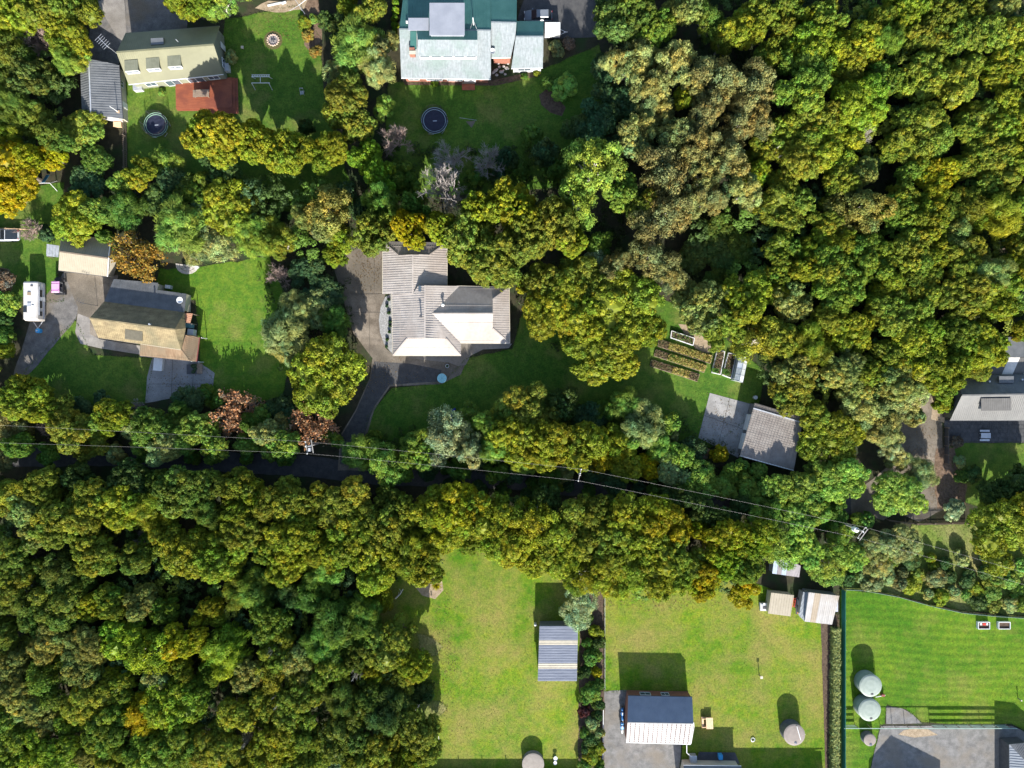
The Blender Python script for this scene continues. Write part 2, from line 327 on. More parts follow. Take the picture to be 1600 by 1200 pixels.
def crown_mesh(name, seed, nl=8, lr=0.42, cl=0.15, dens=1.0, nleaf=46, leaf=0.05, aspect=0.5, thin=0.0, long=1.0, spread=0.62, zlo=0.42, feather=False, core=True, loose=0):
    """unit crown: radius 1 in plan, 0..1 in height"""
    rng = np.random.default_rng(seed)
    L = [(np.array([rng.uniform(-.1, .1), rng.uniform(-.1, .1), 0.70]), lr * rng.uniform(1.0, 1.2))]
    a0 = rng.uniform(0, 6.28)
    for k in range(nl):
        a = a0 + 2 * np.pi * k / nl + rng.normal(0, .22); rho = spread * rng.uniform(.62, 1.25)
        L.append((np.array([rho * np.cos(a), rho * np.sin(a), zlo + 0.24 * rng.uniform(0, 1) + 0.12 * (1 - rho)]), lr * rng.uniform(.6, 1.18)))
    for k in range(max(2, nl // 3)):
        a = rng.uniform(0, 6.28); rho = rng.uniform(.2, .4)
        L.append((np.array([rho * np.cos(a), rho * np.sin(a), rng.uniform(.62, .78)]), lr * rng.uniform(.6, .9)))
    sq = np.array([1, 1, aspect])          # vertical squash: unit z is the height
    C = []; D = []; LT = []
    for c, r in L:
        m = int(34 * dens * (r / .42) ** 2 * (0.15 / cl) ** 2)
        d = sph(rng, m, -0.45); p = c + d * r * sq * rng.uniform(.82, 1.04, (m, 1))
        keep = np.ones(m, bool)
        for c2, r2 in L:
            if c2 is not c: keep &= (np.linalg.norm((p - c2) / sq, axis=1) > r2 * 0.8)
        keep &= rng.random(m) > thin
        C.append(p[keep]); D.append(d[keep]); LT.append(np.tile(tones(rng, 1, .82, 1.18, .10), (int(keep.sum()), 1)))
    C = np.vstack(C); D = np.vstack(D); nc = len(C)
    R = cl * rng.uniform(.65, 1.25, nc)
    ctone = tones(rng, nc, .68, 1.28, .10) * np.vstack(LT)
    P = []; Nn = []; T = []; A = []
    for i in range(nc):
        k = max(8, int(nleaf * (R[i] / cl) ** 2)); d = sph(rng, k, -.75); d = d + D[i] * 0.55; d /= np.linalg.norm(d, axis=1)[:, None]
        P.append(C[i] + d * R[i] * sq * (rng.uniform(.2, 1.45, (k, 1)) if loose else rng.uniform(.55, 1.08, (k, 1))))
        Nn.append(d + rng.normal(0, .38, (k, 3))); T.append(ctone[i] * tones(rng, k, .8, 1.2, .05)); A.append(np.tile(D[i] if feather else d, (k, 1)))
    P = np.vstack(P); Nn = np.vstack(Nn); T = np.vstack(T); A = np.vstack(A); n = len(P)
    l = leaf * rng.uniform(.7, 1.35, n) * long; w = leaf * rng.uniform(.5, .75, n) / (long if feather else 1)
    cv = []; cf = []
    if core:
        for c, r in L:
            v, f = blob(c, (r * .74, r * .74, r * .74 * aspect), rng); b = len(cv); cv += v; cf += [tuple(i + b for i in q) for q in f]
    # keep the plan radius at 1 and the top at 1
    rr = np.percentile(np.hypot(P[:, 0], P[:, 1]), 99); zt = np.percentile(P[:, 2], 99.5)
    k = np.array([1 / rr, 1 / rr, 1 / zt]); P = P * k
    core_ = (np.array(cv) * k, cf, (.8, .8, .8)) if core else None
    return quads_mesh(name, P, Nn, l, w, T, rng, core_, A if feather else None), [(c * k) for c, r in L]
def trunk_mesh(name, lobes, m, seed, r0=0.06, thin=1.0):
    rnd = random.Random(seed); b = MB()
    fork = Vector((rnd.uniform(-.04, .04), rnd.uniform(-.04, .04), 0.30))
    b.tube([(0, 0, -0.02), (fork.x * .4, fork.y * .4, .14), fork], [r0 * 1.25, r0, r0 * .85], 7)
    for c in lobes[:9]:
        e = Vector(c); mid = fork.lerp(e, .5) + Vector((rnd.uniform(-.06, .06), rnd.uniform(-.06, .06), -.04))
        b.tube([fork, mid, e], [r0 * .6 * thin, r0 * .4 * thin, r0 * .16 * thin], 5)
    me = bpy.data.meshes.new(name); me.from_pydata(b.v, [], b.f); me.materials.append(m); me.update(); return me
def twig_meshes(name, seed, m, limbs=6, splits=(4, 4, 5), up=0.9, r0=0.045, leaf_tips=False):
    """bare deciduous tree: returns (limb mesh, twig mesh, tip points) in unit space"""
    rnd = random.Random(seed); b = MB(); tw = MB(); tips = []
    def grow(p, d, ln, r, lvl):
        steps = 2; pts = [p]; q = Vector(p); dd = Vector(d)
        for _ in range(steps):
            dd = (dd + Vector((rnd.gauss(0, .16), rnd.gauss(0, .16), rnd.gauss(0.04, .1)))).normalized(); q = q + dd * (ln / steps); pts.append(Vector(q))
        (b if lvl <= 1 else tw).tube(pts, [r, r * .8, r * .55], 4 if lvl <= 1 else 3, cap=False)
        if lvl == len(splits): tips.append(q.copy()); return
        for _ in range(splits[lvl]):
            s = rnd.uniform(.35, 1.0); o = pts[0].lerp(pts[-1], s)
            nd = (dd + Vector((rnd.gauss(0, .55), rnd.gauss(0, .55), rnd.gauss(.05, .35)))).normalized()
            grow(o, nd, ln * rnd.uniform(.5, .78), max(r * .5, .0058), lvl + 1)
    b.tube([(0, 0, -.02), (0, 0, .25)], [r0 * 1.3, r0], 6)
    for k in range(limbs):
        a = 6.283 * k / limbs + rnd.uniform(-.3, .3); e = rnd.uniform(.35, up)
        grow(Vector((0, 0, .2 + .08 * rnd.random())), Vector((math.cos(a), math.sin(a), e)).normalized(), .55, r0 * .6, 0)
    grow(Vector((0, 0, .25)), Vector((rnd.uniform(-.2, .2), rnd.uniform(-.2, .2), 1)), .45, r0 * .7, 0)
    R = max(math.hypot(t.x, t.y) for t in tips) * .93; Z = max(t.z for t in tips)
    out = []
    for mb, nm in ((b, name + '_limb'), (tw, name + '_twig')):
        me = bpy.data.meshes.new(nm); me.from_pydata([(x / R, y / R, z / Z) for x, y, z in mb.v], [], mb.f); me.materials.append(m); me.update(); out.append(me)
    return out[0], out[1], [Vector((t.x / R, t.y / R, t.z / Z)) for t in tips]
BV = []; SV = []; EV = []; CV = []; DV = {}; AV = []
for i in range(14):
    me, lb = crown_mesh('crown_broad', 100 + i, nl=7 + i % 4, lr=.38 + .035 * (i % 3), cl=.085 + .015 * (i % 3), nleaf=36, leaf=.025 + .003 * (i % 3), zlo=.46 + .04 * (i % 4), spread=.60 + .04 * (i % 3))
    BV.append((me, trunk_mesh('trunk_broad', lb, BARK, i)))
for i in range(5):                          # small shrubs: fewer, larger clumps
    me, lb = crown_mesh('crown_shrub', 200 + i, nl=5, lr=.48, cl=.20, nleaf=70, leaf=.062, aspect=.6, spread=.5, zlo=.36)
    SV.append((me, trunk_mesh('trunk_shrub', lb, BARK, 40 + i, .035)))
for i in range(5):                          # loose, open crowns with pale limbs
    me, lb = crown_mesh('crown_open', 300 + i, nl=12, lr=.27, cl=.125, nleaf=46, leaf=.025, thin=.3, spread=.70, long=1.3, core=False, dens=1.9, loose=1)
    EV.append((me, trunk_mesh('trunk_open', lb, PALEBARK, 80 + i, .05, 1.1)))
for i in range(3):
    me, lb = crown_mesh('crown_feather', 400 + i, nl=10, lr=.34, cl=.2, nleaf=54, leaf=.034, feather=True, long=2.2, spread=.66, dens=1.4)
    CV.append((me, trunk_mesh('trunk_feather', lb, BARK, 120 + i, .05)))
for key, mt, sp in (('pink', PINKTWIG, (5, 6, 6)), ('white', PALEBARK, (5, 5, 4)), ('grey', GREYTWIG, (5, 5, 5))):
    DV[key] = [twig_meshes('bare_' + key, 500 + i + len(key), mt, 8, sp) for i in range(2)]
for i in range(2):
    a, b_, tips = twig_meshes('autumn', 600 + i, PINKTWIG if i else BARK, 7, (5, 5, 4))
    rng = np.random.default_rng(i); P = np.repeat(np.array([t[:] for t in tips]), 3 if i else 5, axis=0); P = P + rng.normal(0, .045, P.shape)
    AV.append((a, b_, quads_mesh('autumn_leaf', P, rng.normal(size=P.shape) + np.array([0, -.3, 1.0]), .05 * rng.uniform(.6, 1.3, len(P)), .035 * rng.uniform(.7, 1.2, len(P)), tones(rng, len(P), .6, 1.3, .18), rng)))
def rosette_mesh():
    rng = np.random.default_rng(9); n = 70; a = rng.uniform(0, 6.28, n); e = rng.uniform(.1, 1.2, n)
    d = np.stack([np.cos(a) * np.cos(e), np.sin(a) * np.cos(e), np.sin(e)], 1); P = d * .5 * np.array([1, 1, .6]) + np.array([0, 0, .35])
    up = np.stack([-np.cos(a) * np.sin(e), -np.sin(a) * np.sin(e), np.cos(e)], 1)
    return quads_mesh('rosette', P, up, np.full(n, .5), np.full(n, .05), tones(rng, n, .7, 1.3, .1), rng, None, d * 5)
ROS = rosette_mesh()
# ------------------------------------------------------------------ plants: px py r(px) kind colour [height m]
PAL = dict(dk=(.046, .080, .018), g=(.078, .138, .020), lg=(.140, .212, .034), yg=(.125, .195, .014), o=(.141, .168, .022), ye=(.162, .188, .014),  # dk: shade on the bush trees is put into the leaf colour
           Y=(.36, .325, .010), gr=(.185, .212, .072), sv=(.235, .27, .13), br=(.158, .158, .056), or_=(.40, .22, .11), og=(.33, .22, .04), pb=(.14, .105, .07), red=(.10, .03, .03), bg=(.040, .078, .028))
for _k in PAL:
    if _k not in ('Y', 'og', 'or_', 'red'): PAL[_k] = tuple(v * (1.7 if _k in ('lg', 'gr', 'yg', 'g', 'dk', 'bg') else 1.55) for v in PAL[_k])
PNAME = dict(dk='dark green', g='mid green', lg='light green', yg='bright green', o='olive green', ye='yellow-green', Y='golden yellow', gr='grey-green', sv='silvery green', br='brownish olive', or_='orange', og='golden orange', pb='brown', red='dark red', bg='deep green')
PL = """1546 548 28 b ye 7.5;1384 662 28 b gr 6;1402 720 20 b gr 4.5;1430 650 18 b gr 4.5
1080 140 30 e gr 9;1182 192 32 e br 10;1060 212 34 e gr 9;1002 202 30 e gr 8;1162 302 30 e gr 9;1075 318 30 e gr 9;1112 312 30 e br 9;960 100 28 e gr 8;60 610 24 b ye 6;100 640 24 b o 6;140 665 22 b lg 5;166 666 20 b ye 5;220 690 20 b lg 5;270 664 24 b g 5;335 664 20 b lg 5;396 664 22 b g 5;410 650 18 b lg 4;440 665 20 b gr 4.5;280 640 20 b g 4.5;346 624 16 s g 3;386 714 14 s g 2.5;300 714 14 s g 2.5
582 690 18 b g 5;626 736 20 b g 5;662 712 24 b lg 6.5;720 730 22 b g 6;772 700 28 b lg 7;776 736 20 b g 5;820 726 22 b lg 6;955 690 26 b ye 6.5;986 682 24 b lg 6;1030 702 24 b lg 5;1062 712 22 b lg 5;1076 762 22 b lg 5;1130 762 22 b lg 4.5;1165 757 20 b lg 4.5;1022 766 18 b g 4;1280 736 26 b lg 6.5;1270 650 26 b o 7;1330 610 26 b gr 7;1182 782 22 b lg 5;1270 800 26 b lg 6;1190 816 28 b lg 6;1256 862 28 b lg 6;1302 852 24 b lg 5.5;1360 852 22 b gr 4;1372 882 22 b gr 3.5
812 262 20 s g 3;872 264 24 s g 4;905 242 22 s bg 3.5;782 278 16 s bg 3;745 276 18 s g 3;640 292 22 s g 4;1350 212 16 d white 9;1206 242 14 d white 9;432 1010 14 d white 9;555 1045 16 d white 9;385 1160 14 d white 9;440 1090 14 d white 9;1495 690 12 s pb 1.4;1500 720 12 s gr 1.4;1505 745 14 s g 1.6;1480 610 12 s gr 2;1520 740 16 s dk 2
985 112 30 e gr 8;972 166 28 b bg 5;988 226 34 b gr 7;972 300 30 b lg 8;1004 330 30 b o 8;948 145 24 b bg 4;960 235 24 b bg 5;130 702 20 b o 5;180 708 18 b gr 4;228 712 16 b g 4;330 716 14 b lg 3.5;420 706 18 b lg 4;80 708 20 b g 5;8 715 22 b br 5;445 716 16 b g 3.5;660 1080 20 b dk 4;630 1060 22 b o 6;625 985 26 b o 7
25 28 38 b ye;75 22 34 b o;108 62 34 b ye;125 18 34 b o;112 98 24 b lg;22 46 24 d white;64 62 32 d pink;20 95 34 b dk;14 132 30 b dk;52 122 32 b bg;20 172 34 b dk;52 186 28 b dk;12 212 24 b ye
130 206 38 b o 4.6;92 222 24 b dk;32 268 44 b Y;84 246 24 b Y;-5 300 40 b Y;150 250 28 b g 4;136 286 34 b bg 4;300 8 34 b ye;346 6 27 b lg;268 0 18 b ye;360 88 12 s gr 1.6;252 145 7 s lg .9
332 215 45 b ye 10.5;262 250 24 b lg 4.5;222 272 27 b ye 5;272 282 22 b bg;346 268 38 b dk 5;192 288 20 b lg;395 222 32 b ye 10;425 236 35 b ye 8.5;462 240 36 b ye 9;512 240 32 b ye 8;478 200 15 s dk
582 18 30 b o;545 14 22 b ye;560 76 46 b lg 7;592 80 20 b br 6.8;532 112 25 b gr;592 108 30 b gr;606 68 20 b gr;547 150 38 b o;528 182 25 b o;600 172 20 b lg;562 202 28 b o;577 250 32 b yg 7;596 282 30 b yg 8;622 276 24 b g 7;540 45 25 b dk 4;510 30 18 b dk 3
618 216 37 d pink 8;694 292 50 d grey 13;706 246 36 d grey 6;762 252 34 d grey 6;832 212 24 s g 3;792 246 20 s bg;850 240 24 s bg;884 136 24 s lg 3;857 131 13 s g 1.8;820 120 7 s g 1;838 114 7 s ye 1
475 35 12 s ye 1;480 55 11 s og 1.2;492 80 12 s og 1.2;490 30 10 s lg 1;680 130 8 s yg .8;870 75 16 s br 1.5;890 68 12 s pb 1.2
932 190 38 b bg 5;905 202 28 b dk 4;972 42 42 b bg;990 18 38 b dk;1022 52 30 b g;1066 18 30 b gr;950 20 25 b dk;940 110 22 b bg 4
1000 92 35 e gr 9;1052 98 38 e gr 9;1012 142 38 e gr 9;1030 175 28 e gr;1066 156 20 b ye;1128 128 52 e br 11;1174 150 46 e br 11;1100 182 36 e br 10;1150 202 42 e br 10;1090 232 38 e br 10;1135 245 40 e br 10;1040 282 52 e br 11;1100 275 34 e gr 9
925 264 54 e lg 13;1176 276 28 b yg;1160 50 38 b ye;1128 66 24 b o;1184 25 32 b o;1105 35 30 b dk;1195 90 24 b o;1190 230 24 b o
16 306 30 b Y;118 343 42 b ye 6;150 330 24 b lg;45 360 26 d pink 4;74 366 18 s bg 2.5;195 330 36 b g 5;216 400 42 a og 6;166 372 18 b g 4;282 354 44 b lg 7.5;357 324 44 b ye 6.5;340 382 38 b gr 5;302 392 28 b gr 4;394 370 34 b lg 6;250 312 30 b dk 4;295 302 30 b dk 4;315 300 30 b g 5
8 440 22 b pb 4;12 472 22 b lg 4;6 525 18 b g;8 548 18 b ye;5 500 18 b dk
425 372 32 b o 6;476 342 20 b br;512 332 42 b br 8;500 362 18 b pb 6;530 372 28 b ye 6;526 398 20 b ye 5;442 384 24 b o;586 366 34 b o 11;616 350 24 b o;641 360 32 b Y 13;650 328 25 b g 11;690 360 28 b ye 13;600 318 30 b g 10;566 330 24 b bg
790 318 42 b ye 12.5;748 330 26 b ye 12.5;730 382 48 b o 12;772 412 48 b o 12;826 372 40 b o 13;435 430 27 d pink 4;480 425 30 b bg 4;505 462 34 b bg 4;440 525 46 c gr 7;452 548 26 c gr 6;525 504 28 b g 5;497 482 30 b gr 5;465 480 30 c gr 6;510 586 66 b ye 8.5
862 352 44 b o 13;888 382 30 b ye 12;812 332 34 b ye 13;902 322 40 b lg 12;872 478 60 b ye 8;978 485 64 b ye 8;938 550 60 b ye 8;905 440 42 b o 7;915 500 40 b ye 8.5;1012 512 30 b ye 6.5;850 440 34 b o 7.5;945 455 36 b o 7.5;818 442 16 b ye 5;1012 404 46 e br 9;1044 432 30 e br 8;962 412 30 e br 8;930 412 22 b sv 5;935 385 24 b g 5;1035 335 56 e br 10
1100 482 38 b gr;1132 512 38 b o;1162 470 46 b ye;1184 532 40 b o;1076 462 28 b gr 5;1125 400 30 b bg 3.5;1085 400 28 b bg 3.5;1155 385 30 b dk 4;1120 355 26 b dk 4;1120 440 26 b dk 4
1230 15 26 b o;1250 36 18 b ye;1288 36 28 b o;1222 60 25 b o;1272 76 42 b yg;1250 132 50 b g;1340 76 40 b ye;1312 132 30 b o;1375 34 24 b g;1410 20 30 b yg;1390 60 30 b g;1345 168 48 b yg;1376 125 30 b g;1435 62 28 b o;1470 24 32 b o;1492 55 34 b o;1512 24 25 b o;1468 82 24 b o
1437 126 36 b o;1487 130 40 b o;1542 70 44 b o;1588 78 40 b ye;1552 116 32 b ye;1595 140 30 b o;1530 190 30 b o;1572 184 42 b ye;1280 192 40 b o;1222 212 32 b o;1292 226 44 b ye;1256 248 40 b o;1437 214 48 b o;1505 206 24 b o;1392 232 22 b o;1540 242 34 b o;1592 242 32 b ye;1345 272 24 b gr;1462 272 30 b Y;1502 264 22 b o;1550 278 34 b o;1215 288 25 b o;1562 14 26 b gr;1420 275 25 b g;1310 285 28 b o
1226 326 40 b o;1338 328 46 b br;1290 342 28 b o;1300 372 32 b ye;1402 332 32 b g;1448 350 32 b ye;1410 310 24 b o;1495 322 34 b o;1490 362 28 b gr;1452 306 26 b ye;1552 330 40 b ye;1594 322 30 b o;1220 392 26 b g;1256 392 18 b ye;1246 422 28 b ye;1214 428 24 b g;1285 412 30 b g;1304 432 34 b o;1350 396 38 b g;1372 418 28 b o;1420 396 34 b o;1466 402 30 b ye;1432 430 34 b g
1502 402 34 b o;1490 428 25 b o;1540 432 34 b gr;1576 426 26 b ye;1310 454 38 b g;1384 458 32 b ye;1235 472 32 b gr;1208 460 20 b ye;1440 452 30 b o;1500 462 44 b o;1552 462 40 b ye;1216 530 38 b o;1300 492 32 b o;1262 540 36 b ye;1328 520 36 b ye;1370 482 26 b o;1402 492 44 b o;1432 542 48 b ye;1380 562 32 b o;1488 522 32 b g;1520 538 36 b ye;1470 582 42 b ye;1522 572 26 b o;1310 572 34 b gr;1352 582 26 b o;1402 592 34 b gr;1240 582 34 b gr;1596 380 30 b o;1590 480 18 b g 4;1595 520 20 b ye 5
40 626 40 b ye 7;72 642 28 b ye;18 662 34 e br 5;76 668 26 d pink 4;110 672 34 b o 7;180 646 28 b ye 6.5;155 692 22 b o;206 666 22 b gr;212 634 14 d grey 3;237 666 34 b g 6.5;307 670 28 b lg 6.5;365 645 40 a or_ 5.5;256 700 28 b gr;290 692 26 b lg;340 696 24 b lg;390 694 22 b lg;36 696 26 b g;290 626 28 b bg 3.5;320 612 14 s g 2;326 630 9 f lg 2;130 640 24 b bg 3;160 625 16 s bg 2;2 690 26 b br 5;420 676 25 b gr;446 692 25 b lg;485 664 40 a or_ 5.5;512 682 15 b lg;450 642 25 b bg 3.5;425 640 20 b bg 3;525 690 12 b lg 3
562 712 32 b lg 6.5;602 722 34 b lg 7.5;640 715 22 b lg 7;648 690 24 b lg 7;694 686 46 b sv 7.5;736 700 28 b sv 7.5;670 736 20 b bg 4;732 648 22 b lg 3.5;792 642 30 b lg 6.5;765 665 26 b lg 7;755 705 26 b bg 4
830 640 46 b o 8;802 682 44 b ye 8.5;850 690 46 b ye 9;900 692 46 b ye 9;940 712 34 b Y 5;880 630 28 b dk 6.5;975 632 28 b lg 5;1008 664 38 b gr 6.5;1045 664 20 b lg 4;1050 682 14 b gr 3;980 722 30 b ye 5;1012 726 22 b Y 4.5;1050 736 34 b gr 5;1096 746 32 b lg 5;1125 708 16 b Y 3;1140 740 22 b g 4;1160 728 14 b lg 3;1184 736 17 b lg 3.5;1080 702 24 b bg 3.5;1095 705 14 s pb 2;920 655 28 b bg 4;945 640 20 b g 4;860 745 20 b g 4;880 735 22 b gr 4;925 735 24 b bg 4;960 752 24 b bg 3.5;800 735 22 b bg 4;838 722 16 b ye 4.5;870 762 12 b ye 3.5
1232 616 38 b o;1298 684 52 b ye 7;1342 640 32 b gr 6;1370 642 32 b gr 6;1382 682 26 b gr 6;1408 622 42 b gr 7;1392 700 22 b sv 5;1214 762 30 b lg 6;1256 766 36 b lg 6;1312 744 44 b lg 7;1398 770 46 b lg 5;1438 738 28 b gr 4;1475 630 18 b ye 4;1490 795 20 s sv 2.5;1572 828 66 b ye 9;1592 764 38 b dk 6;1555 775 28 b dk 6;1240 822 40 b lg 6;1212 848 42 b lg 6;1350 814 20 s lg 3;1312 832 22 b lg 4;1402 852 34 b gr 4;1290 880 36 b lg 5;1330 870 24 b lg 4;1575 905 20 s lg 2;1160 790 26 b dk 4;1305 800 20 b g 3.5
15 772 32 b o;45 792 28 b gr;70 762 30 b o;100 812 42 b o;60 832 22 b gr;150 786 42 b o;196 792 36 b ye;240 802 34 b ye;205 748 34 b dk;286 770 38 b dk;255 754 24 b dk;125 746 28 b dk;375 758 30 b o;380 792 30 b ye;330 802 25 b dk;152 864 36 b o;300 862 44 b ye;350 872 40 b ye;270 846 28 b o;215 872 28 b dk;222 842 18 d white;100 890 30 b bg;40 872 34 b dk;20 902 34 b o;384 832 32 b o;330 760 28 b dk
24 928 34 b dk;95 946 40 b dk;150 944 22 b ye;180 934 30 b g;226 942 30 b br;262 950 22 b g;197 992 38 b yg;245 1017 44 b yg;296 994 38 b Y 9;350 1010 40 b yg;332 956 25 b ye;85 996 34 b br;135 1006 38 b br;72 1062 42 b g;135 1046 30 b br;30 1042 30 b br;46 1096 42 b br;76 1120 28 b br;142 1100 40 b o;186 1070 30 b o;250 1056 20 b sv;290 1046 22 b o;276 1096 46 b yg;230 1110 34 b Y;170 1132 36 b g;115 1122 22 b g;310 1076 22 b g;370 1112 32 b o;392 1046 30 b br;20 1142 38 b g;90 1166 44 b yg;30 1188 32 b g;130 1182 25 b br;180 1166 30 b o;240 1172 40 b g;290 1162 40 b g;350 1172 42 b o;388 1192 30 b ye;200 1196 25 b o;120 905 30 b dk;60 965 28 b dk;10 985 28 b dk;375 920 28 b o;10 1090 22 b g;330 1050 20 b g
406 918 34 c lg;490 932 36 c g;540 976 48 c g;510 1004 38 c g;570 958 36 c g;425 968 34 b g;440 1012 30 b o;605 1006 40 b o;650 1036 32 b ye;602 938 20 b ye;430 1052 32 b o;470 1032 30 b gr;520 1046 30 b o;582 1052 18 b ye;480 1076 34 b o;422 1102 30 b o;462 1112 38 b o;540 1092 34 b dk;610 1110 38 c dk;652 1142 36 b o;662 1168 28 b o;432 1160 40 b ye;490 1162 34 b o;540 1150 38 b dk;592 1170 38 b o;562 1192 28 b o;472 1194 30 b o;640 1188 30 b ye;570 1085 28 b dk;450 925 28 c dk;560 1020 26 b dk
405 770 22 b ye;450 790 42 b o;470 832 44 b ye;542 790 46 b o;562 842 44 b ye;520 862 34 b ye;602 832 40 b o;632 856 44 b ye;662 880 34 b ye;592 882 40 b ye;450 880 32 b ye;420 856 25 b g;512 892 34 c lg;682 790 40 b ye;722 792 42 b Y;702 822 40 b ye;762 802 40 b ye;792 840 42 b ye;742 830 38 b ye 6;635 800 28 b o;500 780 26 b o;610 780 24 b dk
832 820 44 b ye;872 850 44 b ye;832 870 34 b ye;900 812 40 b o;940 850 44 b o;982 812 44 b ye;1032 812 42 b Y;1002 860 44 b ye;962 900 42 b ye;1060 870 42 b o;1090 826 18 b Y;1080 880 20 b Y;1040 900 40 b ye;1130 842 40 b Y;1172 840 34 b yg;1130 872 30 b yg;1162 880 28 b g;912 898 34 b ye;1092 908 30 b Y;1052 782 28 b dk;852 782 28 b dk;940 800 26 b dk;1100 800 26 b dk;1200 800 24 b g;1120 805 20 b bg
1160 924 27 b Y 4.5;906 942 38 b sv 5;930 986 14 s ye 2;924 1026 17 s g 2.4;932 1051 11 s Y 1.6;925 1080 18 s g 2.4;913 1110 12 s red 2;926 1132 15 s gr 2;924 1156 14 s dk 2;926 1182 16 s ye 2;916 962 13 s g 2;934 1005 13 s dk 2;914 1050 13 s dk 2;935 1068 11 s g 2;936 1100 12 s dk 2;914 1092 11 s g 2;934 1118 10 s dk 1.8;914 1145 11 s g 1.8;936 1145 10 s gr 1.8;915 1170 11 s dk 1.8;936 1168 11 s ye 1.8;914 1195 12 s g 2;936 1200 13 s g 2;918 1005 11 s g 2;682 915 10 f Y 2"""
LAND = [('olive-roofed house', 268, 88), ('dark grey garage', 160, 140), ('red timber deck', 325, 150), ('round trampoline by the deck', 243, 194), ('fire pit', 427, 63), ('green-roofed house', 715, 70), ('white box trailer', 863, 48), ('trampoline on the shaded lawn', 678, 188),
        ('beige garage', 130, 405), ('white caravan', 47, 470), ('brown-roofed house', 215, 500), ('concrete patio', 280, 595), ('half-round stone patio', 293, 416), ('cream-roofed house', 690, 470), ('teal round table', 690, 591), ('vegetable beds', 1065, 555), ('glasshouse', 1161, 577), ('tiled garage with concrete pad', 1200, 680),
        ('paved courtyard', 1540, 675), ('timber gate', 1470, 815), ('blue-grey striped shed', 872, 1020), ('white and navy garage', 1030, 1120), ('tin shed by the windbreak', 1280, 948), ('left power pole', 479, 698), ('middle power pole', 906, 742), ('right power pole', 1340, 828)]
LABELS = set()
def unique(cands):
    for c in cands:
        if c not in LABELS: LABELS.add(c); return c
    raise ValueError(cands)
def where(px, py):
    out = []
    best = sorted(LAND, key=lambda l: math.hypot(l[1] - px, l[2] - py))[:3]
    for n, x, y in best:
        dx, dy = px - x, py - y; d = math.hypot(dx, dy)
        if d > 150: break
        r = ('right of' if dx > 0 else 'left of') if abs(dx) > abs(dy) * 1.6 else ('below' if dy > 0 else 'above') if abs(dy) > abs(dx) * 1.6 else (('below' if dy > 0 else 'above') + ' and ' + ('right of' if dx > 0 else 'left of'))
        out.append(('just ' if d < 75 else '') + r + ' the ' + n)
    return out
ONES = 'zero one two three four five six seven eight nine ten eleven twelve thirteen fourteen fifteen sixteen seventeen eighteen nineteen'.split(); TENS = 'x x twenty thirty forty fifty sixty seventy eighty ninety hundred'.split()
def words(n): return ONES[n] if n < 20 else TENS[n // 10] + ('-' + ONES[n % 10] if n % 10 else '')
def place_word(px, py):
    return '%s percent across, %s percent down the picture' % (words(round(min(max(px / 16, 0), 99))), words(round(min(max(py / 12, 0), 99))))
def plant_label(kind, r, cname, px, py):
    size = 'large' if r > 4.2 else 'small' if r < 2.2 else 'medium'
    noun = dict(b='clumpy-crowned tree', s='shrub', e='open-crowned tree with pale limbs', c='feathery conifer', d='leafless tree', a='autumn tree with thinning leaves', f='spiky rosette plant')[kind]
    if kind == 'b' and r < 2.3: noun = 'bushy tree'
    base = '%s %s %s' % (size, cname, noun)
    w = where(px, py)
    edge = [base + ' ' + q for q in w]
    return unique(edge + [base + ', ' + place_word(px, py)] + [base + ', ' + place_word(px + d, py + e) for d, e in ((8, 0), (0, 6), (-8, 0), (0, -6), (8, 6), (-8, -6), (8, -6), (-8, 6))])
FOREST = [[(950, 0), (1610, 0), (1610, 515), (1548, 520), (1470, 600), (1380, 620), (1280, 640), (1180, 570), (1095, 500), (1062, 440), (1075, 340), (1000, 200), (960, 80)],
          [(-10, 745), (400, 752), (640, 780), (690, 800), (690, 880), (600, 915), (590, 990), (640, 1050), (600, 1090), (660, 1160), (640, 1210), (-10, 1210)],
          [(660, 775), (900, 790), (1160, 805), (1200, 870), (1120, 915), (950, 925), (860, 880), (790, 850), (700, 840)],
          [(-10, -10), (135, -10), (120, 90), (90, 240), (30, 240), (-10, 230)], [(200, 280), (560, 300), (540, 390), (420, 395), (250, 300)]]
def inside(p, poly):
    c = False; j = len(poly) - 1
    for i in range(len(poly)):
        if (poly[i][1] > p[1]) != (poly[j][1] > p[1]) and p[0] < (poly[j][0] - poly[i][0]) * (p[1] - poly[i][1]) / (poly[j][1] - poly[i][1]) + poly[i][0]: c = not c
        j = i
    return c
rnd = random.Random(5)
PLANTS = []
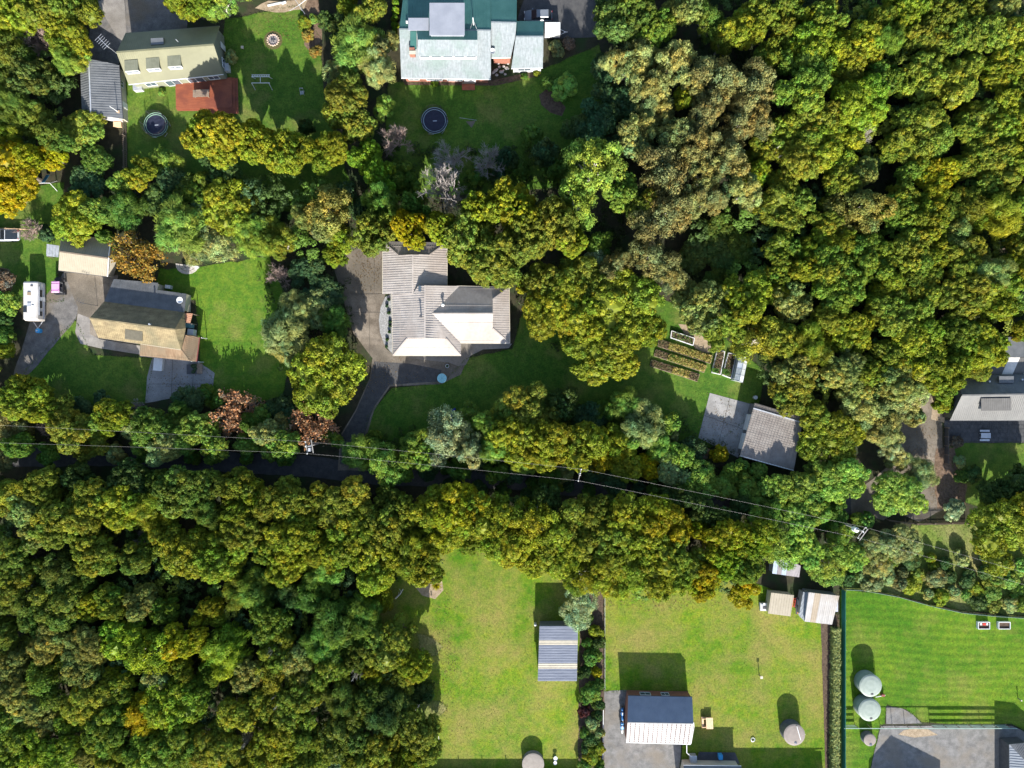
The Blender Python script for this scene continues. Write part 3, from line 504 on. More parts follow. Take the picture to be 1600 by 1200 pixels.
def plant(px, py, rp, kind, c, h=None, rr=None):
    rr = rr or rnd
    r = rp * S; auto = h is None
    if h is None: h = 3.1 + r * 1.3 if r > 2.2 else 1.2 + r * 1.55
    if kind == 's' and h is None: h = r * 1.3
    wild = any(inside((px, py), q) for q in FOREST)
    if wild and kind == 'b' and auto: h = 6.0 + r * .72; r *= 1.12
    elif kind == 'b' and r > 1.9: r *= 1.06
    h *= rr.uniform(.95, 1.05)
    b = U(px, py, h * 0.6); b.z = 0; r *= (CAM_H - h * .6) / CAM_H
    nm = dict(b='small_tree' if rp < 23 else 'bush_tree' if wild else 'garden_tree', s='shrub', e='open_crowned_tree', c='conifer_tree', d='bare_tree', a='autumn_tree', f='rosette_plant')[kind]
    cname = dict(pink='pinkish brown', white='pale grey', grey='grey')[c] if kind == 'd' else PNAME[c]
    grp = dict(b='small bushy trees' if rp < 23 else 'trees of the native bush' if wild else 'trees around the gardens and road', s='garden shrubs', e='open-crowned trees', c='conifers in the lower left bush', d='leafless trees', a='autumn trees', f='rosette plants')[kind]
    t = thing(nm, b, plant_label(kind, r, cname, px, py), 'shrub' if kind == 's' else 'plant' if kind == 'f' else 'tree', grp)
    t.scale = (r, r * rr.uniform(.86, 1.12), h); t.rotation_euler = (0, 0, rr.uniform(0, 6.28))
    def ch(name, me, col=None):
        o = bpy.data.objects.new(name, me); COL.objects.link(o); o.parent = t; ORG[o] = ORG[t]
        if col: o.color = (*col, 1)
        return o
    if kind in 'bsec':
        V = dict(b=BV if r > 1.9 else SV, s=SV, e=EV, c=CV)[kind]
        if kind == 'b' and r > 1.9:
            x = rr.random()
            if (wild and x < .10) or (not wild and c in ('lg', 'gr', 'sv', 'br') and x < .35): V = EV
            elif (wild and x < .15) or (not wild and c in ('lg', 'gr', 'g') and x > .8): V = CV
        me, tr = V[rr.randrange(len(V))]
        k = rr.uniform(.85, 1.15); q = PAL[c]; hh = rr.uniform(-.07, .07)
        if wild and kind == 'b': q = tuple(u * .62 + w * .38 for u, w in zip(q, (.228, .280, .023)))
        ch('crown', me, (q[0] * k * (1 + hh), q[1] * k, q[2] * k)); ch('trunk', tr)
    elif kind == 'd':
        a, b2, _ = DV[c][rr.randrange(2)]; ch('trunk', a); ch('twigs', b2)
    elif kind == 'a':
        a, b2, l = AV[1 if c == 'or_' else 0]; ch('trunk', a); ch('twigs', b2); ch('crown', l, PAL[c])
    else: ch('leaf_rosette', ROS, PAL[c])
    PLANTS.append((px, py, rp)); return t
for row in PL.replace('\n', ';').split(';'):
    f = row.split()
    plant(float(f[0]), float(f[1]), float(f[2]), f[3], f[4], float(f[5]) if len(f) > 5 else None)
# gaps in the bush: lower, shaded trees filled in between
r2 = random.Random(77); n = 0; UNDER = []
BEYOND = [[(-170, -120), (-20, -120), (-20, 280), (-170, 280)], [(-170, 480), (-20, 480), (-20, 1330), (-170, 1330)], [(-20, 1225), (630, 1225), (630, 1330), (-20, 1330)], [(960, -130), (1760, -130), (1760, -20), (960, -20)], [(1625, -20), (1760, -20), (1760, 500), (1625, 500)], [(1650, 700), (1760, 700), (1760, 960), (1650, 940)], [(300, -130), (600, -130), (600, -20), (300, -20)], [(-20, -120), (130, -120), (130, -25), (-20, -25)]]
for poly in FOREST + BEYOND:
    xs = [p[0] for p in poly]; ys = [p[1] for p in poly]
    for _ in range(900):
        p = (r2.uniform(min(xs), max(xs)), r2.uniform(min(ys), max(ys)))
        if inside(p, poly) and all(math.hypot(p[0] - a, p[1] - b) > c * .66 + 9 for a, b, c in PLANTS):
            UNDER.append((p[0], p[1], r2.uniform(17, 27), r2.uniform(4.2, 6.2), r2.choice(['dk', 'dk', 'g', 'bg', 'o']))); PLANTS.append((p[0], p[1], 22))
# scrub strip above the mown lawn
for _ in range(400):
    p = (r2.uniform(1318, 1600), r2.uniform(862, 952))
    lim = 912 + max(0, p[0] - 1340) * 0.16
    if p[1] < lim and not (1425 < p[0] < 1500 and p[1] < 870) and all(math.hypot(p[0] - a, p[1] - b) > c * .6 + 8 for a, b, c in PLANTS):
        plant(p[0], p[1], r2.uniform(9, 19), 's', r2.choice(['lg', 'gr', 'o', 'dk', 'ye', 'br']), r2.uniform(1.0, 2.2), r2); n += 1
# small fill along the road verges
VERGE = [[(60, 715), (420, 705), (420, 718), (60, 730)], [(700, 745), (1180, 770), (1180, 800), (700, 775)], [(560, 690), (780, 700), (900, 730), (700, 735)], [(1180, 770), (1330, 810), (1300, 860), (1180, 830)]]
for poly in VERGE[1:]:
    xs = [p[0] for p in poly]; ys = [p[1] for p in poly]
    for _ in range(120):
        p = (r2.uniform(min(xs), max(xs)), r2.uniform(min(ys), max(ys)))
        if inside(p, poly) and all(math.hypot(p[0] - a, p[1] - b) > c * .6 + 9 for a, b, c in PLANTS):
            plant(p[0], p[1], r2.uniform(12, 18), 's', r2.choice(['bg', 'dk', 'g']), r2.uniform(1.2, 2.4), r2); n += 1
print('plants', len(PLANTS), 'filled', n)
# undergrowth: one uncountable mass of low leaves under the bush
rng = np.random.default_rng(4); P = []
UG = FOREST + [[(600, 225), (900, 235), (960, 200), (980, 420), (1040, 500), (860, 560), (790, 440), (700, 380), (540, 390), (560, 300)], [(0, 640), (540, 650), (530, 700), (400, 705), (0, 695)], [(560, 680), (760, 650), (1060, 650), (1200, 735), (1190, 770), (900, 745), (600, 730)], [(400, 400), (540, 400), (560, 560), (480, 640), (430, 560)]]
for poly in UG:
    xs = [p[0] for p in poly]; ys = [p[1] for p in poly]; ar = (max(xs) - min(xs)) * (max(ys) - min(ys)) * S * S
    for _ in range(int(ar * .6)):
        p = (rng.uniform(min(xs), max(xs)), rng.uniform(min(ys), max(ys)))
        if inside(p, poly): w = U(*p); P.append((w.x, w.y, rng.uniform(.2, 1.1)))
P = np.array(P); cl = np.repeat(P, 26, axis=0); d = sph(rng, len(cl), -.2)
PP = cl + d * np.array([.6, .6, .45]) * rng.uniform(.5, 1, (len(cl), 1)); PP[:, 2] = np.maximum(PP[:, 2], .06)
ug = link_mesh('undergrowth', quads_mesh('undergrowth', PP, d + rng.normal(0, .4, d.shape), rng.uniform(.10, .22, len(PP)), rng.uniform(.06, .13, len(PP)), tones(rng, len(PP), .6, 1.3, .12), rng))
ug.color = (.045, .075, .018, 1); tag(ug, 'low leafy undergrowth and ferns covering the ground beneath the bush trees', 'undergrowth', kind='stuff')
# lower trees half hidden in the gaps of the bush, joined
rg = np.random.default_rng(31); P = []; Nn = []; T = []
for px, py, rp, hh, c in UNDER:
    w = U(px, py, hh * .6); r = rp * S; k = 150
    for _ in range(k // 6):
        d0 = sph(rg, 1, -.1)[0]; c0 = np.array([w.x, w.y, hh * .55]) + d0 * np.array([r * .8, r * .8, hh * .38]); m = 34
        d = sph(rg, m, -.5) + d0 * .5; P.append(c0 + d * np.array([.55, .55, .4]) * rg.uniform(.5, 1, (m, 1))); Nn.append(d + rg.normal(0, .35, d.shape)); T.append(np.array(PAL[c]) * rg.uniform(.75, 1.2) * rg.uniform(.8, 1.2, (m, 1)))
P = np.vstack(P); Nn = np.vstack(Nn); T = np.vstack(T)
o = link_mesh('understorey', quads_mesh('understorey', P, Nn, rg.uniform(.13, .24, len(P)), rg.uniform(.08, .14, len(P)), T, rg)); o.color = (1, 1, 1, 1)
tag(o, 'lower shaded trees half hidden in gaps between the taller bush crowns', 'understorey', kind='stuff')
print('understorey', len(UNDER), 'leaves', len(P))
# ------------------------------------------------------------------ building helpers
def clip_line(poly2, t):                     # poly2 list of (a, d); vertical line a = t -> segments in d
    xs = []
    for i in range(len(poly2)):
        (a1, d1), (a2, d2) = poly2[i], poly2[(i + 1) % len(poly2)]
        if (a1 > t) != (a2 > t): xs.append(d1 + (d2 - d1) * (t - a1) / (a2 - a1))
    xs.sort(); return list(zip(xs[::2], xs[1::2]))
def roof_plane(parent, pts, m, rib=0.4, rib_h=0.045, rib_w=0.07, th=0.10, name='roof_panel', cross=None, label=None):
    P = [Vector(p) for p in pts]; b = MB(); n = len(P)
    nrm = Vector((0, 0, 0))
    for i in range(n): nrm += P[i].cross(P[(i + 1) % n])
    nrm.normalize()
    if nrm.z < 0: P.reverse(); nrm = -nrm
    lo = [p - Vector((0, 0, th)) for p in P]
    b.add(P + lo, [tuple(range(n)), tuple(range(n, 2 * n))[::-1]] + [(i, n + i, n + (i + 1) % n, (i + 1) % n) for i in range(n)])
    c = sum(P, Vector()) / n
    d = Vector((0, 0, -1)) - nrm * (-nrm.z)
    d = d.normalized() if d.length > 1e-3 else Vector((0, -1, 0))
    a = nrm.cross(d).normalized()
    if rib:
        for (ax, ox, sp, hh, ww) in ((a, d, rib, rib_h, rib_w),) + (((d, a, cross, rib_h * .8, rib_w * .6),) if cross else ()):
            q = [((p - c).dot(ax), (p - c).dot(ox)) for p in P]
            t = min(x for x, _ in q) + sp * .5
            while t < max(x for x, _ in q):
                for s0, s1 in clip_line(q, t):
                    if s1 - s0 > .15: b.bar(c + ax * t + ox * (s0 + .02) + nrm * hh * .45, c + ax * t + ox * (s1 - .02) + nrm * hh * .45, ww, hh, nrm)
                t += sp
    o = b.build(name, m, parent)
    if label: o['label'] = label
    return o
def cap(parent, p, q, m, w=.26, h=.07, name='ridge_cap', lift=.05):
    v = Vector((0, 0, lift)); return MB().bar(Vector(p) + v, Vector(q) + v, w, h).build(name, m, parent)
def gutter(parent, p, q, m, out=.06):
    return MB().bar(Vector(p) - Vector((0, 0, .06)), Vector(q) - Vector((0, 0, .06)), .13, .13).build('gutter', m, parent)
def walls(parent, planes, m, inset=.4, name='wall', drop=.13):
    A = [Vector(p) for pl in planes for p in pl]; c = sum(A, Vector()) / len(A)
    ex = max(abs(p.x - c.x) for p in A); ey = max(abs(p.y - c.y) for p in A); kx = 1 - inset / ex; ky = 1 - inset / ey
    b = MB()
    for pl in planes:
        top = [Vector((c.x + (p[0] - c.x) * kx, c.y + (p[1] - c.y) * ky, p[2] - drop)) for p in pl]; n = len(top)
        b.add(top + [Vector((p.x, p.y, 0)) for p in top], [tuple(range(n)), tuple(range(n, 2 * n))[::-1]] + [(i, n + i, n + (i + 1) % n, (i + 1) % n) for i in range(n)])
    o = b.build(name, m, parent)
    def spot(p): return Vector((c.x + (p[0] - c.x) * kx, c.y + (p[1] - c.y) * ky, 0))
    return o, spot, c
def openings(parent, p, q, c, items, fm=None):
    """p,q: wall ends on the ground; items: (fraction, width, z0, z1, kind)"""
    p = Vector(p); q = Vector(q); d = (q - p); L = d.length; d.normalize(); nrm = Vector((d.y, -d.x, 0))
    if nrm.dot(((p + q) / 2) - Vector((c.x, c.y, 0))) < 0: nrm = -nrm
    for f, w, z0, z1, kind in items:
        m0 = p + d * (L * f); rz = math.atan2(d.y, d.x); b = MB()
        if kind == 'door':
            dr = MB().box(m0 + nrm * .035 + Vector((0, 0, (z0 + z1) / 2)), (w, .06, z1 - z0), rz).build('door', fm or WHITE, parent)
            MB().box(m0 + nrm * .09 + d * (w * .4) + Vector((0, 0, 1.0)), (.05, .06, .14), rz).build('handle', STEEL, dr)
        else:
            for s in (-1, 1): b.box(m0 + nrm * .04 + d * (s * w / 2) + Vector((0, 0, (z0 + z1) / 2)), (.07, .09, z1 - z0 + .07), rz)
            for z in (z0, z1): b.box(m0 + nrm * .045 + Vector((0, 0, z)), (w - .071, .11, .07), rz)
            b.box(m0 + nrm * .04 + Vector((0, 0, (z0 + z1) / 2)), (.05, .085, z1 - z0 - .08), rz)
            fo = b.build('window', fm or WHITE, parent)
            MB().box(m0 + nrm * .02 + Vector((0, 0, (z0 + z1) / 2)), (w - .07, .03, z1 - z0 - .07), rz).build('pane', PANE, fo)
def Us(*pts): return [U(*p) for p in pts]
OLIVE = pm('olive_roof', (0.135, 0.132, 0.078), (0.165, 0.16, 0.095), 0.5, 0.6, c3=(0.125, 0.122, 0.075))
OLIVED = pm('olive_dormer', (0.10, 0.105, 0.075), (0.125, 0.13, 0.095), 1.5, 0.6)
SLATE = pm('slate_roof', (0.105, 0.11, 0.115), (0.145, 0.15, 0.155), 0.8, 0.5)
# ------------------------------------------------------------------ olive-roofed house, top left
h = thing('house', U(268, 90), 'olive-roofed gabled house with three dormers above a red deck', 'house')
lit = Us((182, 82, 5.7), (334, 70, 5.7), (349, 116, 3), (201, 132, 3)); drk = Us((182, 82, 5.7), (196, 52, 3), (343, 41, 3), (334, 70, 5.7))
roof_plane(h, lit, OLIVE, .32, .02, .04); roof_plane(h, drk, OLIVE, .32, .02, .04)
cap(h, lit[0], lit[1], OLIVE); gutter(h, lit[3], lit[2], WHITE); gutter(h, drk[1], drk[2], OLIVED)
_, sp, c = walls(h, [lit, drk], pm('sage_wall', (0.15, 0.155, 0.11), (0.19, 0.195, 0.14), 1, .8), .35)
openings(h, sp(lit[3]), sp(lit[2]), c, [(.18, 1.6, .9, 2.2, 'w'), (.42, 2.2, .1, 2.2, 'w'), (.68, 2.4, .1, 2.2, 'w'), (.88, 1.6, .9, 2.2, 'w')])
openings(h, sp(lit[2]), sp(drk[2]), c, [(.3, 1.4, .9, 2.1, 'w'), (.7, .9, .05, 2.1, 'door')])
for x0, y0 in ((195, 95), (228.5, 91.5), (262, 88)):
    d = Us((x0, y0, 5.1), (x0 + 19.5, y0 - 1.5, 5.1), (x0 + 20, y0 + 14, 4.85), (x0 + .5, y0 + 15.5, 4.85))
    dm = MB().add([p - Vector((0, 0, .09)) for p in d] + [Vector((p.x, p.y, 3.2)) for p in d], [(0, 1, 2, 3), (7, 6, 5, 4), (0, 4, 5, 1), (1, 5, 6, 2), (2, 6, 7, 3), (3, 7, 4, 0)]).build('dormer', OLIVED, h)
    roof_plane(dm, [p + (p - sum(d, Vector()) / 4) * .06 for p in d], OLIVED, .4, .02, .05, .08, 'dormer_roof')
    a, b_ = d[3], d[2]; w = MB()
    for s in (0, .5, 1): w.bar(a.lerp(b_, s) + Vector((0, -.05, -.12)), a.lerp(b_, s) + Vector((0, -.05, -.86)), .12, .12)
    w.bar(a + Vector((0, -.06, -.86)), b_ + Vector((0, -.06, -.86)), .34, .09); w.bar(a + Vector((0, -.06, -.14)), b_ + Vector((0, -.06, -.14)), .12, .1)
    w.build('window_frame', WHITE, dm)
    MB().bar(a + Vector((0, -.02, -.5)), b_ + Vector((0, -.02, -.5)), .03, .66).build('pane', PANE, dm)
MB().hexa(Us((236, 72, 3.6), (257, 70.5, 3.6), (257, 59, 3.6), (236, 60.5, 3.6)), Us((236, 70, 5.2), (256, 69, 5.2), (255, 59, 5.1), (235.5, 60, 5.1))).build('roof_box', SLATE, h)
MB().tube([U(283, 70, 4.2), U(283, 70, 4.2) + Vector((0, 0, 1.9))], .06).build('vent_pipe', STEEL, h)
for x, y in ((301, 66), (316, 58)): MB().box(U(x, y, 4.55 if y > 60 else 4.0), (.7, .5, .08), .08).build('skylight', GLASS, h)
MB().box(U(262 + 30, 76, 5.28), (.8, .8, .06), .08).build('skylight', SLATE, h)
b = MB(); base = U(183, 84, 4.6); top = base + Vector((-.2, .1, 3.2)); b.tube([base, top], .03)
b.bar(top + Vector((-1.0, 1.0, 0)), top + Vector((.5, -.5, 0)), .05, .05)
for k in range(6):
    q = top + Vector((-1.0, 1.0, 0)) + Vector((.26, -.26, 0)) * k; b.bar(q + Vector((-.5, -.45, 0)), q + Vector((.45, .5, 0)), .03, .03)
b.build('aerial', STEEL, h)
# white appliances beside the house
for px, py, sz, lb, nm, ct in ((219, 140, (1.3, .8, .9), 'white garden bench box against the olive-roofed house wall', 'storage_box', 'box'), (356, 109, (.9, 1.1, 1.0), 'white heat pump unit at the right end of the olive-roofed house', 'heat_pump', 'heat pump')):
    t = thing(nm, U(px, py), lb, ct); MB().box(U(px, py) + Vector((0, 0, sz[2] / 2)), sz, .08).build('body', WHITE, t); MB().box(U(px, py) + Vector((0, 0, sz[2] + .03)), (sz[0] + .1, sz[1] + .1, .06), .08).build('lid', STEEL, t)
    for s in (-1, 1): MB().box(U(px, py) + Vector((s * sz[0] * .4, 0, .03)), (.1, sz[1] * 1.02, .06), .08).build('foot', DGREY, t)
# deck with steps
DECK = pm('red_deck', (0.20, 0.055, 0.028), (0.27, 0.085, 0.042), 3, .65, c3=(0.17, 0.05, 0.03), stretch=(.3, 3, 1))
dk = thing('deck', U(322, 150), 'red-stained timber deck with stepped right corner beside the olive-roofed house', 'deck')
def boards(parent, corners, z, name='deck_boards', step=.145, m=DECK):
    b = MB(); a, b1, c1, d1 = [Vector((p.x, p.y, z)) for p in corners]; n = max(2, int((d1 - a).length / step))
    for i in range(n):
        f0 = (i + .04) / n; f1 = (i + .93) / n
        q = [a.lerp(d1, f0), b1.lerp(c1, f0), b1.lerp(c1, f1), a.lerp(d1, f1)]; b.hexa([p - Vector((0, 0, .035)) for p in q], q)
    o = b.build(name, m, parent); o['kind'] = 'stuff'; return o
lv = [((276, 128), (372, 122.5), (373.5, 178), (332, 178.5), .17), ((276, 128), (368, 122.5), (369, 174), (278, 174), .32), ((276, 128), (364, 122.5), (365, 170), (277, 172.5), .47)]
for i, (a, b1, c1, d1, z) in enumerate(lv):
    cs = [U(*a), U(*b1), U(*c1), U(*d1)]; cc = sum(cs, Vector()) / 4
    MB().prism([cc + (p - cc) * .985 for p in cs], 0.03, z - .04).build('step_frame' if i < 2 else 'deck_frame', pm('deck_bearer', (.11, .035, .02), None, 3, .8), dk)
    boards(dk, cs, z, 'step_boards' if i < 2 else 'deck_boards')
t = thing('deck_table', U(314, 146, .47), 'long brown timber table standing on the red deck', 'table')
p = U(314, 146, 1.2); boards(t, [p + Vector((-1.25, .55, 0)), p + Vector((1.25, .65, 0)), p + Vector((1.25, -.5, 0)), p + Vector((-1.25, -.6, 0))], 1.2, 'table_top', .2, TIMBER)
for sx in (-1, 1):
    for sy in (-1, 1): MB().box((p.x + sx * 1.05, p.y + sy * .4, .82), (.09, .09, .69)).build('leg', TIMBER, t)
# ------------------------------------------------------------------ dark grey garage with mast
h = thing('garage', U(160, 140), 'dark grey ribbed gable-roofed garage left of the olive-roofed house', 'garage')
R1 = Us((139, 92, 3.7), (186, 101.5, 2.5), (192, 186, 2.5), (142.5, 178.5, 3.7)); R2 = Us((139, 92, 3.7), (142.5, 178.5, 3.7), (128, 176, 2.6), (125, 93, 2.6))
roof_plane(h, R1, SLATE, .38, .045, .1); roof_plane(h, R2, SLATE, .38, .045, .1); cap(h, R1[0], R1[3], STEEL, .18); gutter(h, R1[1], R1[2], DGREY)
_, sp, c = walls(h, [R1, R2], CREAM, .3); openings(h, sp(R1[3]), sp(R1[2]), c, [(.5, 2.4, .05, 2.1, 'door')]); openings(h, sp(R1[1]), sp(R1[2]), c, [(.3, 1.0, 1.0, 1.9, 'w'), (.7, .9, .05, 2.0, 'door')])
b = MB(); q = U(185, 175, 2.55); b.tube([q, q + Vector((-.05, 0, 2.6))], [.07, .05]); b.build('mast', WHITE, h); MB().box(q + Vector((0, 0, .1)), (.5, .4, .2)).build('mast_foot', pm('rust_tan', (.35, .24, .15)), h)
t = thing('timber_crate', U(186, 196), 'small pale timber crate behind the dark grey garage', 'crate'); MB().box(U(186, 196) + Vector((0, 0, .3)), (1.1, .7, .5)).build('body', PINE, t); MB().box(U(186, 196) + Vector((0, 0, .58)), (1.2, .8, .05)).build('lid', PINE, t)
# ------------------------------------------------------------------ green-roofed house, top centre
GREEN = pm('green_roof', (0.032, 0.105, 0.093), (0.048, 0.135, 0.118), 0.6, 0.5)
PALEG = pm('weathered_sunlit_roof', (0.155, 0.182, 0.187), (0.235, 0.255, 0.265), 1.6, 0.65, c3=(0.155, 0.195, 0.185), stretch=(5, .5, 1), fine=(3, .12))  # sunward slopes: weathered paint, with sun glare also put into the colour
GALV = pm('galvanised_roof', (0.20, 0.215, 0.25), (0.24, 0.255, 0.29), 0.6, 0.5)
h = thing('house', U(730, 60), 'rambling green-roofed house with weathered pale sunlit slopes and grey roof boxes', 'house')
a = Us((624, 46, 5.2), (767, 48, 5.2), (767, 124, 2.6), (627, 122, 2.6)); a2 = Us((624, 46, 5.2), (634, -38, 2.6), (767, -36, 2.6), (767, 48, 5.2))
r1 = Us((767.5, 35, 4.9), (807, 36, 4.9), (805, 58, 4.1), (798, 90, 2.9), (768, 90.5, 2.9)); r1b = Us((767.5, 35, 4.9), (767, -40, 2.4), (808, -40, 2.4), (807, 36, 4.9))
r2 = Us((806, 57.5, 4.3), (849, 57.5, 4.3), (848, 106, 2.5), (799, 107, 2.5)); r2b = Us((806, 57.5, 4.3), (807, 33, 3.2), (849.5, 33, 3.2), (849, 57.5, 4.3))
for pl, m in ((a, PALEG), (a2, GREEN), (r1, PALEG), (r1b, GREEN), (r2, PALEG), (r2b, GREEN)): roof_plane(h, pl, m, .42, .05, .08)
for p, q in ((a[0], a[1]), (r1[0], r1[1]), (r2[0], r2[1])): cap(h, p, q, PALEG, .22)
for p, q in ((a[3], a[2]), (r1[4], r1[3]), (r2[3], r2[2])): gutter(h, p, q, WHITE)
_, sp, c = walls(h, [a, a2], BRICK, .5); openings(h, sp(a[3]), sp(a[2]), c, [(.1, 1.6, .9, 2.1, 'w'), (.35, 2.4, .8, 2.1, 'w'), (.6, 2.4, .8, 2.1, 'w'), (.78, 1.8, .05, 2.1, 'door')])
_, sp, c = walls(h, [r1, r1b], BRICK, .3); _, sp, c = walls(h, [r2, r2b], WHITE, .3); openings(h, sp(r2[3]), sp(r2[2]), c, [(.4, 2.0, .8, 2.0, 'w')])
cl = Us((653, 62, 6.3), (746, 62.5, 6.3), (746, 88, 5.3), (653, 87.5, 5.3)); cl2 = Us((653, 62, 6.3), (651, 47.5, 5.6), (746, 48, 5.6), (746, 62.5, 6.3))
dm = walls(h, [cl, cl2], WHITE, .18, 'clerestory')[0]
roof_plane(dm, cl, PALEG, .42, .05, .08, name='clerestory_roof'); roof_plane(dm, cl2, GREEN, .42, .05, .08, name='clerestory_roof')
p, q = cl[3], cl[2]
for i in range(5): MB().bar(p.lerp(q, .03 + i * .195) + Vector((0, .10, -.45)), p.lerp(q, .19 + i * .195) + Vector((0, .10, -.45)), .04, .4).build('window', PANE, dm)
for x0, y0, x1, y1, z in ((671, 4.5, 726, 55, 7.0), (638, 28, 670, 47.5, 5.9)):
    pl = Us((x0, y0, z), (x1, y0, z), (x1, y1, z - .12), (x0, y1, z - .12))
    rb = walls(h, [pl], GALV, .15, 'roof_box')[0]; roof_plane(rb, pl, GALV, .28, .04, .07, name='box_roof')
MB().hexa(Us((641, 77, 4.2), (651, 77, 4.2), (651, 48.5, 5.1), (641, 48.5, 5.1)), Us((641, 77, 5.15), (650.5, 77, 5.15), (650.5, 49, 5.35), (641, 49, 5.35))).build('roof_strip', GREEN, h)
ch = MB().box(U(644.5, 82, 4.6), (.8, .9, 1.5)).build('chimney', BRICK, h); MB().box(U(644.5, 82, 5.38), (.95, .5, .08)).build('chimney_cap', CREAM, ch)
b = MB(); q = U(740, 39, 5.0); b.tube([q, q + Vector((0, .1, 2.2))], [.09, .07])
for dx in (-.7, .7): b.tube([q + Vector((0, .05, 1.6)), q + Vector((dx, -1.2, -.1))], .012, 3)
b.build('mast', WHITE, h)
MB().lathe(U(769.5, 81, 3.6), [(.02, 0), (.35, .12), (.45, .3), (.43, .3), (.33, .15), (.02, .04)], 14).build('satellite_dish', WHITE, h, smooth=True)
MB().box(U(636, 35, 5.0), (.3, .3, .4)).build('vent', WHITE, h)
st = thing('doorstep', U(732, 133), 'brown timber doorstep landing below the green-roofed house', 'step')
p = U(732, 132); boards(st, [p + Vector((-1, .9, 0)), p + Vector((1, .9, 0)), p + Vector((1, 0, 0)), p + Vector((-1, 0, 0))], .36, 'landing_boards', .14, TIMBER); boards(st, [p + Vector((-1, 0, 0)), p + Vector((1, 0, 0)), p + Vector((1, -.95, 0)), p + Vector((-1, -.95, 0))], .2, 'step_boards', .14, DECK)
MB().box((p.x, p.y + .45, .16), (1.9, .8, .3)).build('landing_frame', TIMBER, st); MB().box((p.x, p.y - .48, .08), (1.9, .85, .15)).build('step_frame', TIMBER, st)
rr = random.Random(3)
for i in range(16):
    p = U(rr.uniform(770, 797), rr.uniform(98, 118)); s = rr.uniform(.18, .34)
    o = MB().add(*blob((p.x, p.y, .1), (s, s * .8, .14), np.random.default_rng(i), 7, 4)).build('garden_rock', pm('grey_rock', (.26, .25, .24), (.4, .39, .37), 3, .9), None, (p.x, p.y, 0))
    tag(o, 'pale grey rock in the dark garden bed below the green-roofed house', 'rock', 'rocks in the bed by the green-roofed house')
# ------------------------------------------------------------------ vehicles
def car(name, px, py, rz, body, label, cat, L=4.4, W=1.78, H=1.48, ute=False):
    o = U(px, py, .8); o.z = .045
    t = thing(name, o, label, cat); t.rotation_euler = (0, 0, rz); ORG[t] = Vector((0, 0, 0))
    xs = [-.5, -.47, -.36, -.2, 0, .2, .36, .46, .5]; wd = [.72, .9, .98, 1, 1, 1, .97, .88, .62]; tp = [.62, .78, .86, .90, .90, .88, .80, .70, .52]
    b = MB(); n = 8; rings = []
    for x, w, z in zip(xs, wd, tp):
        hw = W / 2 * w; rings.append([(x * L, s * hw * k, zz) for s, k, zz in ((-1, .9, .22), (-1, 1, .42), (-1, .97, z * .86), (-1, .80, z), (1, .80, z), (1, .97, z * .86), (1, 1, .42), (1, .9, .22))])
    vs = [p for r in rings for p in r]; fs = [(i * n + k, (i + 1) * n + k, (i + 1) * n + (k + 1) % n, i * n + (k + 1) % n) for i in range(len(xs) - 1) for k in range(n)]
    fs += [tuple(range(n))[::-1], tuple((len(xs) - 1) * n + k for k in range(n))]
    b.add(vs, fs); b.build('body', body, t, smooth=False)
    g0, g1, r0, r1 = (-.08, .22, -.02, .14) if ute else (-.46, .24, -.34, .06)
    hw = W / 2
    MB().hexa([(g0 * L, -hw * .86, .86), (g1 * L, -hw * .84, .86), (g1 * L, hw * .84, .86), (g0 * L, hw * .86, .86)], [(r0 * L, -hw * .68, H - .03), (r1 * L, -hw * .66, H - .03), (r1 * L, hw * .66, H - .03), (r0 * L, hw * .68, H - .03)]).build('window_glass', GLASS, t)
    MB().hexa([(r0 * L - .06, -hw * .7, H - .04), (r1 * L + .04, -hw * .68, H - .04), (r1 * L + .04, hw * .68, H - .04), (r0 * L - .06, hw * .7, H - .04)], [(r0 * L + .04, -hw * .62, H + .03), (r1 * L - .05, -hw * .6, H + .03), (r1 * L - .05, hw * .6, H + .03), (r0 * L + .04, hw * .62, H + .03)]).build('roof', body, t)
    if ute: MB().box((-.29 * L, 0, .9), (.38 * L, W * .8, .06)).build('tray_cover', GLASS, t)
    for sx in (-.31, .31):
        for s in (-1, 1):
            w = MB().lathe((0, 0, 0), [(.2, -.1), (.31, -.1), (.32, 0), (.31, .1), (.2, .1)], 16, True); w.v = [(x + sx * L, z + s * (hw - .1), y + .32) for x, y, z in w.v]
            wo = w.build('wheel', BLACK, t); r = MB().lathe((0, 0, 0), [(.01, -.09), (.2, -.09), (.2, .09), (.01, .09)], 12); r.v = [(x + sx * L, z + s * (hw - .1), y + .32) for x, y, z in r.v]; r.build('rim', STEEL, wo)
    for s in (-1, 1):
        MB().box((.487 * L, s * hw * .6, .6), (.08, .36, .14)).build('headlight', WHITE, t); MB().box((-.487 * L, s * hw * .66, .68), (.07, .26, .16)).build('tail_light', pm('red_lens', (.3, .02, .02)), t)
        MB().box((.2 * L, s * (hw + .05), .95), (.14, .16, .12)).build('wing_mirror', body, t)
    return t
car('parked_car', 841, 24, math.pi, pm('grey_car_paint', (.12, .135, .155), (.15, .165, .185), .5, .25, spec=.5), 'dark grey hatchback parked above the green wing of the house', 'car')
car('parked_pickup', 4, 367, math.pi, pm('silver_car_paint', (.42, .45, .5), (.5, .53, .58), .5, .3, spec=.5), 'silver-blue pickup cut by the left edge beside the bare pink tree', 'pickup', 4.9, 1.85, 1.7, True)
t = thing('box_trailer', U(863, 48), 'white enclosed box trailer parked beside the green-roofed house', 'trailer')
p = U(863, 48, 1.0); MB().box((p.x, p.y, 1.15), (2.3, 1.75, 1.4)).build('body', WHITE, t); MB().box((p.x, p.y, 1.88), (2.36, 1.8, .06)).build('roof', WHITE, t)
